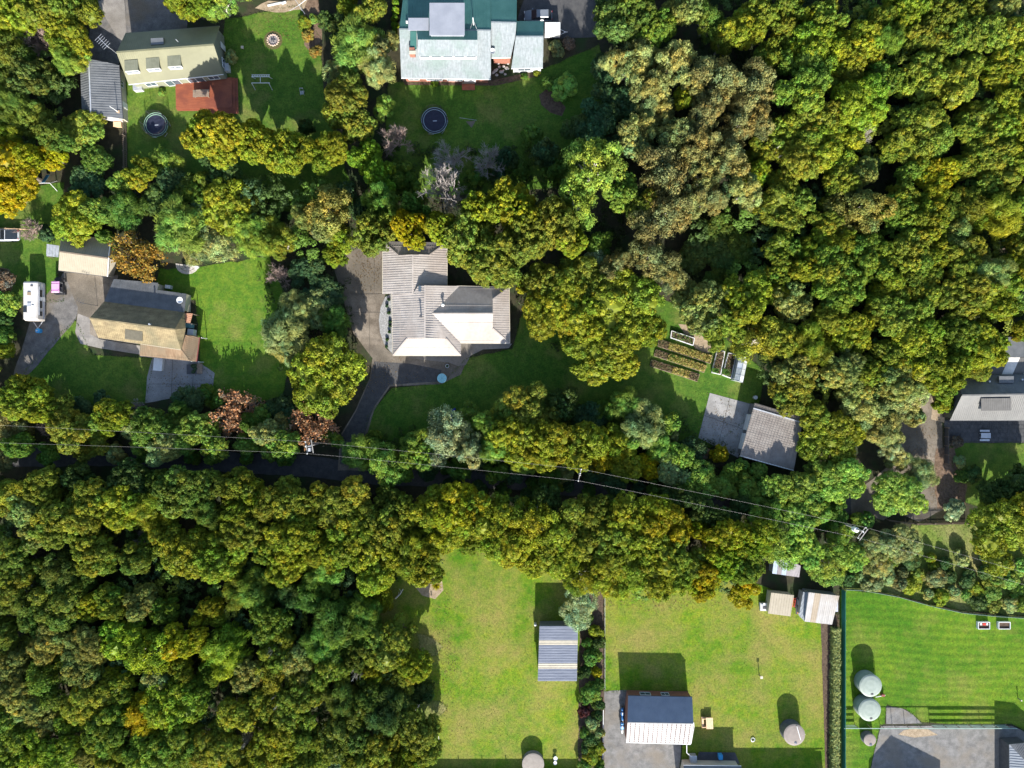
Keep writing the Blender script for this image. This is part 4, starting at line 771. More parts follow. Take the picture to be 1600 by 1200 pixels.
b = MB(); [b.tube([(p.x + 1.1, p.y + s * .5, .5), (p.x + 2.1, p.y, .5)], .04) for s in (-1, 1)]; b.tube([(p.x + 1.9, p.y, .5), (p.x + 2.4, p.y, .5)], .04); b.build('drawbar', STEEL, t)
for s in (-1, 1):
    w = MB().lathe((0, 0, 0), [(.02, -.08), (.3, -.08), (.3, .08), (.02, .08)], 14); w.v = [(x + p.x - .1, z + p.y + s * .95, y + .345) for x, y, z in w.v]; w.build('wheel', BLACK, t)
MB().box((p.x - .8, p.y - .885, .8), (.4, .03, .15)).build('number_plate', DGREY, t)
# caravan
t = thing('caravan', U(50, 470), 'long white caravan with roof vents parked on the dark gravel drive', 'caravan')
CW = pm('caravan_white', (.44, .425, .40), (.52, .505, .48), .8, .5, c3=(.37, .33, .29)); p = U(47, 470, 2.6); p.z = 0
prof = [(-1.15, .55), (1.15, .55), (1.17, 1.4), (1.12, 2.45), (.95, 2.62), (-.95, 2.62), (-1.12, 2.45), (-1.17, 1.4)]
b = MB(); ys = [-3.0, -2.75, 2.75, 2.95]; kx = [.9, 1, 1, .93]; n = 8
vs = [(p.x + x * k, p.y + y, .55 + (z - .55) * (.8 if i == 0 else .95 if i == 3 else 1)) for i, (y, k) in enumerate(zip(ys, kx)) for x, z in prof]
b.add(vs, [(i * n + k, i * n + (k + 1) % n, (i + 1) * n + (k + 1) % n, (i + 1) * n + k) for i in range(3) for k in range(n)] + [tuple(range(n))[::-1], tuple(3 * n + k for k in range(n))]); b.build('body', CW, t)
for y, w in ((1.2, 1.0), (-.5, 1.0), (-1.9, .6)):
    f = MB().box((p.x + 1.165, p.y + y, 1.75), (.06, w + .12, .75)).build('window', DGREY, t); MB().box((p.x + 1.185, p.y + y, 1.75), (.05, w, .63)).build('pane', GLASS, f)
d = MB().box((p.x + 1.17, p.y + .42, 1.45), (.05, .62, 1.7)).build('door', WHITE, t); MB().box((p.x + 1.2, p.y + .2, 1.4), (.05, .05, .15)).build('handle', DGREY, d)
for x, y, w, l, m in ((-.1, 1.1, .5, .5, pm('brown_hatch', (.2, .15, .1))), (-.1, -.6, .55, .6, STEEL), (.45, -.9, .35, .4, WHITE), (-.7, -1.3, .5, .9, GLASS), (.3, 2.3, .35, .2, DGREY)): MB().box((p.x + x, p.y + y, 2.67), (w, l, .12)).build('roof_vent', m, t)
for s in (-1, 1):
    w = MB().lathe((0, 0, 0), [(.02, -.09), (.33, -.09), (.33, .09), (.02, .09)], 14); w.v = [(z + p.x + s * 1.0, x + p.y - .3, y + .37) for x, y, z in w.v]; w.build('wheel', BLACK, t)
b = MB(); [b.tube([(p.x + s * .8, p.y - 2.9, .5), (p.x, p.y - 4.1, .5)], .05) for s in (-1, 1)]; b.build('drawbar', STEEL, t)
MB().tube([(p.x + 1.22, p.y - 2.2, 2.3), (p.x + 1.22, p.y + 2.2, 2.3)], .07, 8).build('awning_roll', STEEL, t)
MB().box((p.x + 1.178, p.y, .95), (.02, 5.3, .14)).build('side_stripe', pm('stripe_blue', (.06, .09, .18)), t)
for y in (-1.8, -.1, 1.7): MB().box((p.x, p.y + y, 2.625), (1.86, .03, .012)).build('roof_seam', STEEL, t)
MB().tube([(p.x, p.y - 4.05, .04), (p.x, p.y - 4.05, .5)], .04).build('jockey_stand', STEEL, t)
t = thing('barrel', (p.x + .1, p.y - 4.45, .04), 'small bright blue barrel in front of the white caravan', 'barrel')
MB().lathe((p.x + .1, p.y - 4.45, .04), [(.01, 0), (.36, 0), (.36, .75), (.2, .9), (.01, .9)], 14).build('body', pm('bright_blue', (.04, .26, .52), (.05, .3, .58)), t); MB().lathe((p.x + .1, p.y - 4.45, .94), [(.12, 0), (.12, .12), (.01, .12)], 10).build('valve', STEEL, t)
# pink-topped buggy
t = thing('buggy', U(91, 447), 'small black buggy with a pink roof beside the white caravan', 'buggy'); p = U(91, 447, 1.0); p.z = .035
PINK = pm('pink_canvas', (.56, .25, .48), (.66, .32, .56), 2, .7)
MB().box((p.x, p.y, p.z + .5), (1.15, 2.6, .28), .06).build('chassis', BLACK, t); MB().box((p.x + .05, p.y - .5, p.z + .78), (.95, .6, .25), .06).build('seat', DGREY, t); MB().box((p.x + .05, p.y - .82, p.z + 1.05), (.95, .14, .5), .06).build('backrest', DGREY, t)
MB().box((p.x, p.y + 1.05, p.z + .75), (.9, .7, .22), .06).build('bonnet', BLACK, t)
for sx in (-1, 1):
    for sy in (-1, 1):
        w = MB().lathe((0, 0, 0), [(.03, -.12), (.3, -.12), (.31, .12), (.03, .12)], 12); w.v = [(z + p.x + sx * .72, x + p.y + sy * 1.0, y + .335) for x, y, z in w.v]; w.build('wheel', BLACK, t)
        MB().tube([(p.x + sx * .5, p.y - .25 + sy * .75, .7), (p.x + sx * .45, p.y - .25 + sy * .7, 1.78)], .035).build('roof_post', STEEL, t)
b = MB(); b.hexa([(p.x - .6, p.y - 1.1, 1.78), (p.x + .6, p.y - 1.1, 1.78), (p.x + .6, p.y + .65, 1.78), (p.x - .6, p.y + .65, 1.78)], [(p.x - .5, p.y - 1.0, 1.9), (p.x + .5, p.y - 1.0, 1.9), (p.x + .5, p.y + .55, 1.9), (p.x - .5, p.y + .55, 1.9)]); rf = b.build('roof', PINK, t)
for y in (-.75, .3): MB().box((p.x, p.y + y, 1.905), (1.12, .07, .03)).build('strap', BLACK, rf)
# ------------------------------------------------------------------ beige garage + lean-to, left
BEIGE = pm('beige_roof', (0.235, 0.205, 0.15), (0.27, 0.235, 0.175), 0.8, 0.55)
h = thing('garage', U(130, 405), 'beige gable-roofed garage between the caravan and the orange autumn tree', 'garage')
a = Us((93, 393, 3.9), (168.5, 403.5, 3.9), (166.5, 432, 2.5), (91.5, 422.5, 2.5)); a2 = Us((93, 393, 3.9), (96, 364, 2.4), (172, 374, 2.4), (168.5, 403.5, 3.9))
roof_plane(h, a, BEIGE, .35, .03, .06); roof_plane(h, a2, BEIGE, .35, .03, .06); cap(h, a[0], a[1], pm('brown_flashing', (.14, .11, .08)), .2); gutter(h, a[3], a[2], DGREY)
_, sp, c = walls(h, [a, a2], CREAM, .25); openings(h, sp(a[3]), sp(a[2]), c, [(.3, 2.4, .05, 2.1, 'door'), (.72, 2.4, .05, 2.1, 'door')]); MB().bar(a[1] + Vector((.12, 0, -.05)), a2[2] + Vector((.12, 0, -.05)), .12, .2).build('barge_board', WHITE, h)
MB().bar(a[1] + Vector((.12, 0, -.08)), a[2] + Vector((.12, 0, -.08)), .1, .18).build('barge_board', WHITE, h)
t = thing('lean_to', U(83, 390), 'small clear-roofed lean-to at the left end of the beige garage', 'shelter')
pl = Us((73, 381, 2.1), (93, 384, 2.1), (91.5, 402, 1.9), (72.5, 400, 1.9))
for i in range(4): roof_plane(t, [pl[0].lerp(pl[1], i / 4 + .01), pl[0].lerp(pl[1], (i + 1) / 4 - .01), pl[3].lerp(pl[2], (i + 1) / 4 - .01), pl[3].lerp(pl[2], i / 4 + .01)], pm('clear_roofing', (.20, .215, .24), (.3, .32, .35), 2, .4), .12, .03, .05, .03)
for q in pl: MB().box((q.x * .998, q.y * .998, q.z / 2), (.09, .09, q.z - .1)).build('post', TIMBER, t)
t = thing('rail_fence', U(35, 357), 'pale timber rail fence running from the left edge to the beige garage', 'fence')
for i in range(6):
    q = U(0 + i * 14, 357 + i * .6); MB().box((q.x, q.y, .45), (.1, .1, .9)).build('post', TIMBER, t)
for z in (.45, .86): MB().bar(U(-8, 356.7, 0) + Vector((0, -.09, z)), U(72, 360, 0) + Vector((0, -.09, z)), .05, .12).build('rail', PINE, t)
# ------------------------------------------------------------------ brown-roofed house, left
BROWN = pm('lichen_roof', (0.13, 0.10, 0.055), (0.22, 0.175, 0.095), 0.9, 0.75, c3=(0.12, 0.105, 0.06), stretch=(1, 2.5, 1), rot=.14, fine=(4, .12))
RUST = pm('rust_roof', (0.13, 0.08, 0.045), (0.22, 0.15, 0.09), 1.4, 0.8, c3=(0.14, 0.11, 0.07), stretch=(3, .6, 1), rot=.14)
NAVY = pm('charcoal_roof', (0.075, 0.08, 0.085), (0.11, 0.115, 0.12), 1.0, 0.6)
h = thing('house', U(215, 505), 'old brown-roofed house with lichen, rusty verandah and dark lean-to roof', 'house')
lit = Us((140, 497, 5.3), (273, 515, 5.3), (283, 547, 3.0), (154, 528, 3.0)); drk = Us((140, 497, 5.3), (163, 471, 3.0), (288, 488, 3.0), (273, 515, 5.3))
add = Us((163, 471, 3.0), (178, 436, 2.4), (247, 442, 2.4), (246, 453, 2.5), (291, 459, 2.5), (288, 488, 3.0)); hip = Us((273, 515, 5.3), (288, 488, 3.0), (290, 513, 3.4), (283, 547, 3.0))
ver = Us((219.5, 537, 2.95), (283, 546.5, 2.95), (296, 564, 2.3), (218.5, 556, 2.3)); ver2 = Us((290, 523.5, 2.95), (312, 527, 2.4), (307, 565, 2.3), (296, 564, 2.3), (283.5, 546.5, 2.95))
for pl, m, rb in ((lit, BROWN, .3), (drk, BROWN, .3), (add, NAVY, .4), (hip, BROWN, .4), (ver, RUST, .3), (ver2, RUST, .3)): roof_plane(h, pl, m, rb, .03 if rb < .4 else .02, .05)
cap(h, lit[0], lit[1], BROWN, .2); cap(h, ver[0], ver[1], CREAM, .14); cap(h, ver2[4], ver2[3], RUST, .16); gutter(h, ver[3], ver[2], DGREY); gutter(h, lit[3], lit[2].lerp(lit[3], .52), DGREY); gutter(h, ver2[1], ver2[2], pm('red_gutter', (.13, .035, .03)))
_, sp, c = walls(h, [lit, drk], CREAM, .5); openings(h, sp(lit[3]), sp(lit[2]), c, [(.12, 1.4, .9, 2.1, 'w'), (.35, 1.6, .8, 2.1, 'w'), (.62, 1.6, .1, 2.1, 'w'), (.85, .9, .05, 2.1, 'door')])
walls(h, [add], CREAM, .3); 
for q in (ver[3], ver[3].lerp(ver[2], .5), ver[2], ver2[2], ver2[1]): MB().box((q.x * .995, q.y * .99, q.z / 2 - .06), (.11, .11, q.z - .13)).build('verandah_post', WHITE, h)
sk = MB().hexa(Us((196, 530.5, 3.1), (223, 534, 3.1), (224, 519, 4.2), (196.5, 515.5, 4.2)), Us((195, 528.5, 4.25), (222.5, 532, 4.25), (223, 518, 4.6), (195.5, 514.5, 4.6))).build('dormer', pm('dormer_grey', (.075, .068, .048), (.1, .09, .065), 3, .8), h)
MB().tube([U(236, 507, 5.0), U(236, 507, 5.0) + Vector((0, 0, .7))], .13).build('flue', STEEL, h); MB().lathe(U(284, 470, 2.7), [(.02, .5), (.35, .6), (.5, .8), (.48, .8), (.33, .64), (.02, .55)], 14).build('satellite_dish', WHITE, h, smooth=True)
b = MB(); q = U(153, 478, 0); b.tube([q, q + Vector((0, 0, 5.2))], .04); top = q + Vector((0, 0, 5.2)); b.bar(top + Vector((-.6, .4, 0)), top + Vector((.6, -.2, 0)), .04, .04); [b.bar(top + Vector((k, .2 - k * .4, 0)) + Vector((-.2, -.4, 0)), top + Vector((k, .2 - k * .4, 0)) + Vector((.2, .4, 0)), .03, .03) for k in (-.5, -.2, .1, .4)]; b.build('aerial', DGREY, h)
t = thing('porch', U(294, 495), 'small terracotta porch roof at the right end of the brown-roofed house', 'porch')
pl = Us((289, 489, 2.4), (301, 490, 2.3), (297, 505, 2.3), (285, 503, 2.4)); roof_plane(t, pl, pm('terracotta', (.34, .17, .10), (.42, .23, .15)), .3, .03, .06)
for q in pl: MB().box((q.x * .997, q.y * .99, q.z / 2 - .05), (.1, .1, q.z - .12)).build('post', TIMBER, t)
for px, py, sz, m, lb in ((299, 519, (.9, .9, 1.3), WHITE, 'white water heater box by the right wall of the brown-roofed house'), (292, 508, (1.6, .7, .8), pm('teal_tarp', (.12, .26, .27)), 'teal tarp-covered box beneath the terracotta porch'), (262, 448, (.8, .5, .9), WHITE, 'white box behind the dark lean-to of the brown-roofed house')):
    t = thing('utility_box', U(px, py), lb, 'box'); q = U(px, py, 1.0); MB().box((q.x, q.y, sz[2] / 2 + .05), sz, -.14).build('body', m, t); MB().box((q.x, q.y, sz[2] + .07), (sz[0] * 1.06, sz[1] * 1.06, .05), -.14).build('lid', m, t)
t = thing('spa_pool', U(247, 570), 'white covered spa pool on the shaded concrete patio', 'spa'); q = U(247, 569.5, .8); MB().box((q.x, q.y, .42), (1.25, 1.85, .75), -.1).build('tub', WHITE, t); MB().box((q.x, q.y, .85), (1.35, 1.95, .1), -.1).build('cover', WHITE, t)
t = thing('patio_planter', U(300, 578), 'dark planted frame with lattice bench on the concrete patio', 'planter'); q = U(302, 577, .4); MB().box((q.x, q.y, .25), (2.0, 1.5, .42)).build('box', DGREY, t); boards(t, [q + Vector((.6, .9, 0)), q + Vector((1.5, .9, 0)), q + Vector((1.5, -.7, 0)), q + Vector((.6, -.7, 0))], .55, 'bench_slats', .2, TIMBER)
for i in range(6):
    q2 = q + Vector((rr.uniform(-.8, .5), rr.uniform(-.6, .6), 0)); o = MB().add(*blob((q2.x, q2.y, .55), (.35, .3, .25), np.random.default_rng(i), 8, 5)).build('planting', pm('dark_planting', (.012, .03, .012), (.03, .06, .02), 8), t)
t = thing('stone_patio', U(293, 416), 'half-round pale stone patio at the edge of the sunny lawn', 'patio')
for k in range(3):
    for j in range(5 + k * 3):
        n = 5 + k * 3; a0 = -math.pi * 1.05 + math.pi * 1.5 * j / n; a1 = a0 + math.pi * 1.5 / n * .95; r0, r1 = .02 + k * .62, k * .62 + .58; q = U(293, 414)
        MB().prism([q + Vector((math.cos(x) * r, math.sin(x) * r * .8, 0)) for x, r in ((a0, r0), (a1, r0), (a1, r1), (a0, r1))], .01, .09).build('paving_stone', pm('pale_stone', (.30, .27, .24), (.42, .385, .345), 2, .85), t)
MB().box(U(307, 417) + Vector((0, 0, .3)), (.9, .3, .5), -.3).build('kerb_block', WHITE, t)
# ------------------------------------------------------------------ cream-roofed house, centre
CRM = pm('cream_roof', (0.30, 0.268, 0.242), (0.36, 0.325, 0.296), 0.8, 0.65, c3=(0.285, 0.245, 0.215), fine=(2.5, .08))
h = thing('house', U(690, 470), 'large cream ribbed-roof house with three Dutch-gable wings in the centre', 'house')
nl = Us((598, 377, 2.6), (621, 398, 3.4), (645, 398, 4.2), (645, 459, 4.2), (598, 459, 2.6)); nr = Us((645, 398, 4.2), (672, 398, 3.4), (698.5, 379, 2.6), (698.5, 446, 2.6), (654, 446, 3.95), (645, 459, 4.2)); nh = Us((598, 377, 2.6), (698.5, 379, 2.6), (672, 398, 3.4), (621, 398, 3.4))
ml = Us((664, 446, 5.0), (664, 529, 5.0), (636, 529, 3.77), (614, 555.5, 2.7), (612.5, 459, 2.7), (645, 459, 4.17), (654, 446, 4.57)); mr = Us((664, 446, 5.0), (718, 447, 2.7), (675, 490, 4.53), (720, 536, 2.7), (720, 555.5, 2.7), (697, 529, 3.77), (664, 529, 5.0)); mh = Us((614, 555.5, 2.7), (636, 529, 3.77), (697, 529, 3.77), (720, 555.5, 2.7))
ed = Us((718, 447, 2.7), (795.5, 449, 2.7), (770, 468, 3.6), (770, 490, 4.53), (675, 490, 4.53)); el = Us((675, 490, 4.53), (770, 490, 4.53), (770, 513, 3.6), (796.5, 536.5, 2.7), (720, 536, 2.7)); eh = Us((795.5, 449, 2.7), (796.5, 536.5, 2.7), (770, 513, 3.6), (770, 468, 3.6))
for pl in (nl, nr, nh, ml, mr, mh, ed, el, eh): roof_plane(h, pl, CRM, .36, .045, .10, cross=2.9)
for p, q in ((nl[2], nl[3]), (ml[0], ml[1]), (ed[4], ed[3]), (nl[0], nl[1]), (nr[2], nr[1]), (mh[0], mh[1]), (mh[3], mh[2]), (eh[0], eh[3]), (eh[1], eh[2])): cap(h, p, q, CRM, .2, .06)
for tri in ((nl[1], nr[1], nl[2]), (ml[2], mr[5], ml[1]), (ed[2], el[2], ed[3])): MB().add([Vector(p) - Vector((0, 0, .04)) for p in tri], [(0, 1, 2)]).build('gablet', CRM, h)
for p, q in ((nl[0], nl[4]), (ml[4], ml[3]), (mh[0], mh[3]), (el[4], el[3]), (eh[0], eh[1]), (nr[2], nr[3]), (ed[0], ed[1])): gutter(h, p, q, CREAM)
wl_ = pm('taupe_brick', (.24, .19, .15), (.30, .24, .19), 3, .85)
_, sp, c = walls(h, [nl, nr, nh], wl_, .4); openings(h, sp(nl[0]), sp(nl[4]), c, [(.5, 4.4, .05, 2.1, 'door')])
_, sp, c = walls(h, [ml, mr, mh], wl_, .4); openings(h, sp(mh[0]), sp(mh[3]), c, [(.2, 1.8, .7, 2.1, 'w'), (.5, 2.4, .1, 2.1, 'w'), (.8, 1.8, .7, 2.1, 'w')]); openings(h, sp(ml[4]), sp(ml[3]), c, [(.3, 1.6, .8, 2.1, 'w'), (.6, 1.0, .05, 2.1, 'door')])
_, sp, c = walls(h, [ed, el, eh], wl_, .4); openings(h, sp(el[4]), sp(el[3]), c, [(.3, 2.4, .1, 2.1, 'w'), (.7, 1.8, .8, 2.1, 'w')])
q = U(659, 496, 4.4); f = MB().tube([q, q + Vector((0, 0, 1.6))], .11, 10).build('flue', DGREY, h); MB().lathe(q + Vector((0, 0, 1.6)), [(.2, 0), (.2, .12), (.02, .2)], 10).build('cowl', DGREY, f)
q = U(692.5, 477, 4.0); f = MB().tube([q, q + Vector((0, 0, .6))], .12, 10).build('vent', WHITE, h); MB().lathe(q + Vector((0, 0, .5)), [(.05, 0), (.26, .05), (.28, .25), (.1, .4), (.01, .4)], 12).build('turbine', WHITE, f, smooth=True)
MB().box(U(659, 451, 4.75), (1.0, .9, .06)).build('skylight', PANE, h)
for i in range(8):
    px, py = 606 + rr.uniform(-5, 4), 470 + i * 10 + rr.uniform(-3, 3); plant(px, py, 3.2, 's', rr.choice(['dk', 'bg']), .5, rr)
t = thing('round_table', U(690, 591), 'teal round outdoor table at the lawn edge below the cream house', 'table'); q = U(690.5, 591, .75); TEAL = pm('teal_table', (.22, .45, .48), (.30, .55, .57), 3, .5)
MB().lathe((q.x, q.y, .72), [(.01, 0), (.72, 0), (.74, .02), (.72, .05), (.01, .05)], 28).build('table_top', TEAL, t); MB().tube([(q.x, q.y, .03), (q.x, q.y, .73)], .06).build('pedestal', DGREY, t); MB().lathe((q.x, q.y, .02), [(.01, 0), (.35, 0), (.3, .06), (.01, .08)], 16).build('base', DGREY, t)
b = MB()
for k in range(8): b.bar((q.x, q.y, .775), (q.x + .66 * math.cos(k * .785), q.y + .66 * math.sin(k * .785), .775), .03, .015)
b.build('slat_pattern', pm('teal_dark', (.12, .30, .33)), t)
t = thing('garden_pot', U(699, 572), 'white round pot on the terrace below the cream house', 'pot'); q = U(699, 572, .3); MB().lathe((q.x, q.y, .06), [(.01, 0), (.2, 0), (.3, .5), (.26, .5), (.2, .4), (.01, .4)], 14).build('pot', WHITE, t); MB().add(*blob((q.x, q.y, .55), (.22, .22, .2), np.random.default_rng(3), 8, 5)).build('plant', pm('dark_planting', (.012, .03, .012)), t)
# ------------------------------------------------------------------ tiled garage with pad, vegetable beds, glasshouse
TILE = pm('tile_roof', (0.16, 0.14, 0.125), (0.215, 0.195, 0.175), 1.0, 0.45)
h = thing('garage', U(1203, 682), 'taupe tile-roofed garage standing beside the bare concrete pad', 'garage')
a = Us((1177, 638, 3.25), (1254, 660.5, 3.25), (1240, 735, 2.6), (1156, 712, 2.6)); a2 = Us((1177, 638, 3.25), (1179, 629.5, 3.05), (1257, 652.5, 3.05), (1254, 660.5, 3.25))
roof_plane(h, a, TILE, .45, .06, .08, cross=.35); roof_plane(h, a2, TILE, .45, .03, .05, cross=.3); cap(h, a[0], a[1], STEEL, .2); gutter(h, a[3], a[2], WHITE)
_, sp, c = walls(h, [a, a2], pm('grey_block', (.09, .09, .095), (.12, .12, .125), 2, .85), .3); openings(h, sp(a[3]), sp(a[0]), c, [(.28, 2.5, .05, 2.15, 'door'), (.7, 2.5, .05, 2.15, 'door')]); openings(h, sp(a[3]), sp(a[2]), c, [(.5, 1.5, 1, 2, 'w')])
t = thing('water_drum', U(1180, 621), 'small pale drum in the shade above the tile-roofed garage', 'drum'); q = U(1180, 621, .5); MB().lathe((q.x, q.y, 0), [(.01, .02), (.28, .02), (.28, .8), (.01, .8)], 14).build('body', STEEL, t); MB().lathe((q.x, q.y, .8), [(.3, 0), (.3, .05), (.01, .05)], 14).build('lid', WHITE, t)
def tufts(parent, cs, n, hgt, cols, seed, z=.3, name='plants', ln=.22):
    rg = np.random.default_rng(seed); a, b1, c1, d1 = [np.array(p[:]) for p in cs]
    u = rg.random((n, 1)); v = rg.random((n, 1)); P = a + (b1 - a) * u + (d1 - a) * v; P[:, 2] = z + rg.random(n) * hgt
    T = np.array(cols)[rg.integers(0, len(cols), n)] * rg.uniform(.7, 1.3, (n, 1)); org = ORG[parent]
    me = quads_mesh(name, P - np.array(org[:]), rg.normal(size=P.shape) + np.array([0, -.4, 1.0]), rg.uniform(.5, 1.2, n) * ln, rg.uniform(.3, .6, n) * ln * .5, T, rg)
    o = link_mesh(name, me, parent); o.color = (1, 1, 1, 1); return o
STRAW = [(.42, .33, .09), (.48, .38, .13), (.30, .26, .06), (.16, .22, .04)]; GRN = [(.06, .16, .02), (.11, .24, .03)]; BRN = [(.18, .12, .07), (.24, .17, .1), (.1, .13, .04)]
def bed(name, pts, label, rim, z, segs):
    t = thing(name, U(sum(p[0] for p in pts) / 4, sum(p[1] for p in pts) / 4), label, 'garden bed'); w = [U(x, y, z) for x, y in pts]
    cc = sum(w, Vector()) / 4; MB().prism([cc + (p - cc) * .97 for p in w], .03, z - .08).build('soil', SOIL, t)
    for i in range(4):
        p, q = w[i], w[(i + 1) % 4]; e = (q - p).normalized() * (.06 if i % 2 else -.0601)
        MB().bar(Vector((p.x, p.y, z / 2 + .02)) - e * .5, Vector((q.x, q.y, z / 2 + .02)) + e * .5, .11 if rim is WHITE else .07, z).build('side_board', rim, t)
    for i, (f0, f1, cols, hg, n) in enumerate(segs):
        cs = [w[0].lerp(w[1], f0), w[0].lerp(w[1], f1), w[3].lerp(w[2], f1), w[3].lerp(w[2], f0)]; c4 = sum(cs, Vector()) / 4
        tufts(t, [c4 + (p - c4) * .97 for p in cs], int(n * 1.7), hg, cols, len(label) + i, z - .05)
    return t
bed('raised_bed', [(1049.5, 517), (1085, 528.5), (1083, 539.5), (1048, 527.5)], 'white-edged raised bed uppermost of the vegetable garden', WHITE, .45, [(.05, .95, BRN + GRN, .2, 120)])
bed('vegetable_bed', [(1030, 530), (1113, 556), (1110, 568), (1028, 541)], 'long straw-covered vegetable row just below the white-edged bed', TIMBER, .25, [(0, .18, BRN, .15, 120), (.18, 1, STRAW, .5, 700)])
bed('vegetable_bed', [(1025, 546), (1104, 571), (1100, 582), (1022, 556)], 'middle vegetable row with green tops between two straw rows', TIMBER, .25, [(0, .25, BRN, .2, 160), (.25, .5, GRN + STRAW, .45, 300), (.5, 1, STRAW, .45, 420)])
bed('vegetable_bed', [(1018, 562), (1093, 585), (1089, 596), (1016, 572)], 'lowest vegetable row, half brown, nearest the lawn', TIMBER, .25, [(0, .45, BRN, .2, 300), (.45, .8, STRAW, .4, 260), (.8, 1, BRN, .25, 140)])
bed('raised_bed', [(1121, 546.5), (1132.5, 549.5), (1126, 585), (1112.5, 582)], 'narrow white-edged bed of brown mulch left of its twin', WHITE, .45, [(0, 1, BRN, .25, 200)])
bed('raised_bed', [(1138.5, 551.5), (1150, 554), (1142.5, 591), (1129, 586)], 'narrow white-edged bed with green leaves next to the glasshouse', WHITE, .45, [(0, 1, BRN, .22, 160)])
for nm, cs in (('lettuce', Us((1129, 576, .5), (1141, 578, .5), (1139, 588, .5), (1128, 585, .5))), ('herb', Us((1113, 575, .5), (1123, 577, .5), (1122, 583, .5), (1112, 581, .5)))):
    t = thing(nm + '_patch', cs[0], 'bright green leafy patch at the foot of the narrow bed ' + ('by the glasshouse' if nm == 'lettuce' else 'left of its twin'), 'plants'); tufts(t, cs, 160, .25, GRN, 7, .45, 'leaves')
t = thing('glasshouse', U(1161, 578), 'small aluminium glasshouse with silvery panes beside the raised beds', 'glasshouse')
g0 = Us((1155, 556.5, 1.9), (1169, 559, 1.9), (1160.5, 597.5, 1.9), (1147, 594, 1.9)); g1 = [p + (q - p) for p, q in zip(g0, g0)]
PAN = pm('milky_glass', (.30, .33, .33), (.44, .47, .48), 2, .15, spec=.6); PAN2 = pm('bright_glass', (.5, .54, .6), (.6, .64, .7), 2, .15, spec=.6)
rl, rr_ = [g0[0].lerp(g0[1], .5) + Vector((0, 0, .55)), g0[3].lerp(g0[2], .5) + Vector((0, 0, .55))], None
k = 0
for side, (e0, e1) in enumerate(((g0[0], g0[3]), (g0[1], g0[2]))):
    for i in range(4):
        q = [rl[0].lerp(rl[1], i / 4 + .01), rl[0].lerp(rl[1], (i + 1) / 4 - .01), e0.lerp(e1, (i + 1) / 4 - .01), e0.lerp(e1, i / 4 + .01)]
        roof_plane(t, q, PAN2 if (i + side) % 3 == 1 else PAN, 0, th=.02, name='roof_pane')
for i in range(5):
    MB().tube([g0[0].lerp(g0[3], i / 4), rl[0].lerp(rl[1], i / 4) + Vector((0, 0, .02)), g0[1].lerp(g0[2], i / 4)], .03, 4).build('rafter', STEEL, t)
MB().tube(rl, .04, 5).build('ridge_bar', STEEL, t)
for i in range(4):
    p, q = g0[i], g0[(i + 1) % 4]; MB().add([p, q, Vector((q.x, q.y, .02)), Vector((p.x, p.y, .02))], [(0, 1, 2, 3)]).build('wall_pane', PAN, t); MB().tube([(p.x, p.y, .02), p], .04, 4).build('corner_post', STEEL, t)
# ------------------------------------------------------------------ east house and courtyard
GREYR = pm('grey_roof', (0.105, 0.104, 0.100), (0.128, 0.126, 0.12), 0.8, 0.55); GREYD = pm('grey_dormer', (0.105, 0.10, 0.092), (0.13, 0.124, 0.115), 1, .6)
h = thing('house', U(1560, 620), 'grey-roofed house with striped clear panels at the right edge', 'house')
a = Us((1503, 617.5, 5.2), (1660, 615, 5.2), (1660, 657, 3.0), (1484, 657, 3.0)); a2 = Us((1503, 617.5, 5.2), (1494, 586, 3.0), (1660, 584, 3.0), (1660, 615, 5.2))
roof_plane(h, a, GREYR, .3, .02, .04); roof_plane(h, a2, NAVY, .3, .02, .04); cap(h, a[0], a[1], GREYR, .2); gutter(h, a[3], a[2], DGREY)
_, sp, c = walls(h, [a, a2], pm('charcoal_wall', (.07, .07, .075), (.1, .1, .105), 2, .8), .4); openings(h, sp(a[3]), sp(a[2]), c, [(.2, 2, .1, 2.1, 'w'), (.45, 2.4, .1, 2.1, 'w')])
d = MB().hexa(Us((1533, 641, 3.6), (1578, 641, 3.6), (1578, 622, 4.7), (1533, 622, 4.7)), Us((1534, 641.5, 4.9), (1579, 641, 4.9), (1579, 622.5, 5.05), (1534, 623, 5.05))).build('dormer', GREYD, h); roof_plane(d, Us((1533, 642, 5.0), (1580, 641.5, 5.0), (1580, 622, 5.15), (1533, 622.5, 5.15)), GREYD, .32, .03, .05, .06, 'dormer_roof')
MB().box(U(1530, 634, 4.2), (.2, .9, .7)).build('window', PANE, d); MB().box(U(1571, 593, 3.9), (2.2, 1.0, .5)).build('roof_box', SLATE, h)
for x, y in ((1543, 596), (1528, 601), (1594, 593)): MB().tube([U(x, y, 3.4), U(x, y, 3.4) + Vector((0, 0, .6))], .14, 10).build('vent', STEEL, h)
rear = Us((1560, 527, 2.9), (1660, 525, 2.9), (1660, 558, 2.8), (1549, 558, 2.8)); roof_plane(h, rear, NAVY, .3, .02, .04); walls(h, [rear], DGREY, .3)
for i in range(7):
    x0 = 1549 + i * 17 - 9; m = pm('clear_strip', (.55, .52, .48), (.64, .61, .57), 1, .4) if i % 2 == 0 and i > 0 else GREYD
    roof_plane(h, Us((x0 + 3, 558.5, 2.75), (x0 + 19.7, 558.5, 2.75), (x0 + 8, 585, 2.6), (x0 - 9, 585, 2.6)), m, .3, .02, .05, .04, 'clear_panel' if m is not GREYD else 'roof_panel')
ct = bpy.data.objects['courtyard']; b = MB(); PAV = pm('dark_paver', (.045, .047, .05), (.075, .077, .08), 1.2, .8)
for i in range(23):
    for j in range(5):
        q = U(1479 + i * 7 + (3.5 if j % 2 else 0), 660.3 + j * 6.4); b.box((q.x, q.y, .065), (.66, .6, .04))
